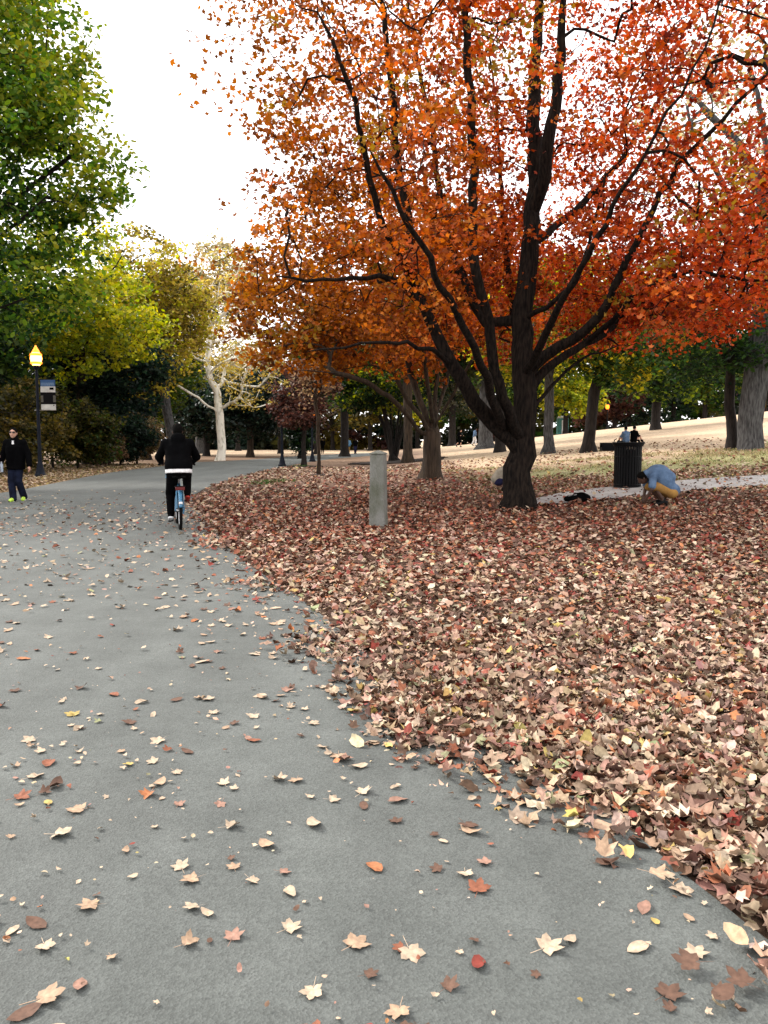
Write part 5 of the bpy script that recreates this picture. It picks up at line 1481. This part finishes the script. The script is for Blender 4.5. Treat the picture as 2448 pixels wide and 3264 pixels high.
nr_ = r2 & (sy < 6); md_ = r2 & (sy >= 6) & (sy < 12); fr2 = r2 & (sy >= 12)
lift = lambda q: rng.uniform(.005, .06, q.sum())
lay('leaf_litter', sx[nr_], sy[nr_], ss[nr_], sc[nr_], lift(nr_), .42, 'thick bed of tan and brown fallen leaves right of the road', STAR, .38)
lay('leaf_litter', sx[md_], sy[md_], ss[md_], sc[md_], lift(md_), .4, 'fallen leaves carpeting the ground in front of the concrete post', STAR8, .38)
lay('leaf_litter', sx[fr2], sy[fr2], ss[fr2], sc[fr2], lift(fr2), .5, 'rust red fallen leaves spread round the maple trunks', HEX, .3)
# thinner far litter, the left verge and the verge fringe
fx, fy = scatter((-9, 17), (24, 44), 26, rng)
k = ~on_road(fx, fy) & in_view(fx, fy, 2) & (rng.random(len(fx)) < np.where((fx > 3.5) & (fy > 25), .25, 1))
fx, fy = fx[k], fy[k]; fc, _ = leaf_cols(fx, fy, rng)
lay('distant_litter', fx, fy, np.full(len(fx), .075) * rng.uniform(.6, 1.4, len(fx)), fc, rng.uniform(.01, .05, len(fx)), .45, 'pinkish tan leaves scattered beyond the second maple', FOLD, .2)
vx, vy = scatter((-20, -7), (19, 50), 55, rng)
k = ~on_road(vx, vy) & in_view(vx, vy, 2) & (line_dist(LEFTL, vx, vy) < 7); vx, vy = vx[k], vy[k]
vp = np.array([CREAM, PALE, (.3, .2, .09), (.2, .13, .06), YEL, (.16, .16, .06)]); vc = vp[rng.choice(6, len(vx), p=(.28, .16, .22, .16, .06, .12))] * rng.uniform(.7, 1.2, (len(vx), 1))
lay('verge_leaves', vx, vy, .06 * rng.uniform(.6, 1.4, len(vx)), vc, rng.uniform(.01, .06, len(vx)), .5, 'tan and olive leaves covering the left verge', FOLD, .3)

# grass: the green strip below the lawn and tufts by the road
def blades(name, x, y, h, cols, label):
    n = len(x); z = land(x, y); a = rng.uniform(0, 6.28, n); w = h * .16
    dx, dy = np.cos(a) * w, np.sin(a) * w; lx, ly = rng.normal(0, .5, n) * h, rng.normal(0, .5, n) * h
    v = np.stack([np.column_stack([x - dx, y - dy, z]), np.column_stack([x + dx, y + dy, z]), np.column_stack([x + lx, y + ly, z + h])], 1).reshape(-1, 3)
    me = raw_mesh(name, v, np.arange(3 * n).reshape(-1, 3), np.repeat(cols, 3, 0))
    return tag(link(name, me, M['leaf']), label, 'grass', kind='stuff')
gx, gy = scatter((2.5, 17), (17.5, 34), 260, rng)
k = in_view(gx, gy, 1) & ~inside(PATH, gx, gy) & (rng.random(len(gx)) < sm(18, 22, gy + 2.5 * value_noise(gx, gy, 3.1, 5)) * np.clip(value_noise(gx, gy, 1.3, 17) * 1.5 - .2, 0, 1))
gx, gy = gx[k], gy[k]
gp = np.array([(.11, .145, .045), (.2, .2, .08), (.36, .29, .16), (.42, .32, .19)])
blades('grass', gx, gy, rng.uniform(.03, .09, len(gx)), gp[rng.choice(4, len(gx), p=(.3, .25, .25, .2))], 'short half dry grass between the footpath and the pale lawn')
tx, ty = [], []
for px, Y, r_, n in ((838, 27.5, .2, 130), (852, 28.2, .16, 90), (905, 29.0, .3, 90), (955, 45.5, .3, 160)):
    c = on(px, Y); tx.append(c.x + rng.normal(0, r_, n)); ty.append(c.y + rng.normal(0, r_, n))
tx, ty = np.concatenate(tx), np.concatenate(ty)
blades('grass_tufts', tx, ty, rng.uniform(.04, .16, len(tx)), np.array([(.05, .10, .025)]) * rng.uniform(.6, 1.3, (len(tx), 1)), 'green weed tufts by the bend of the road')
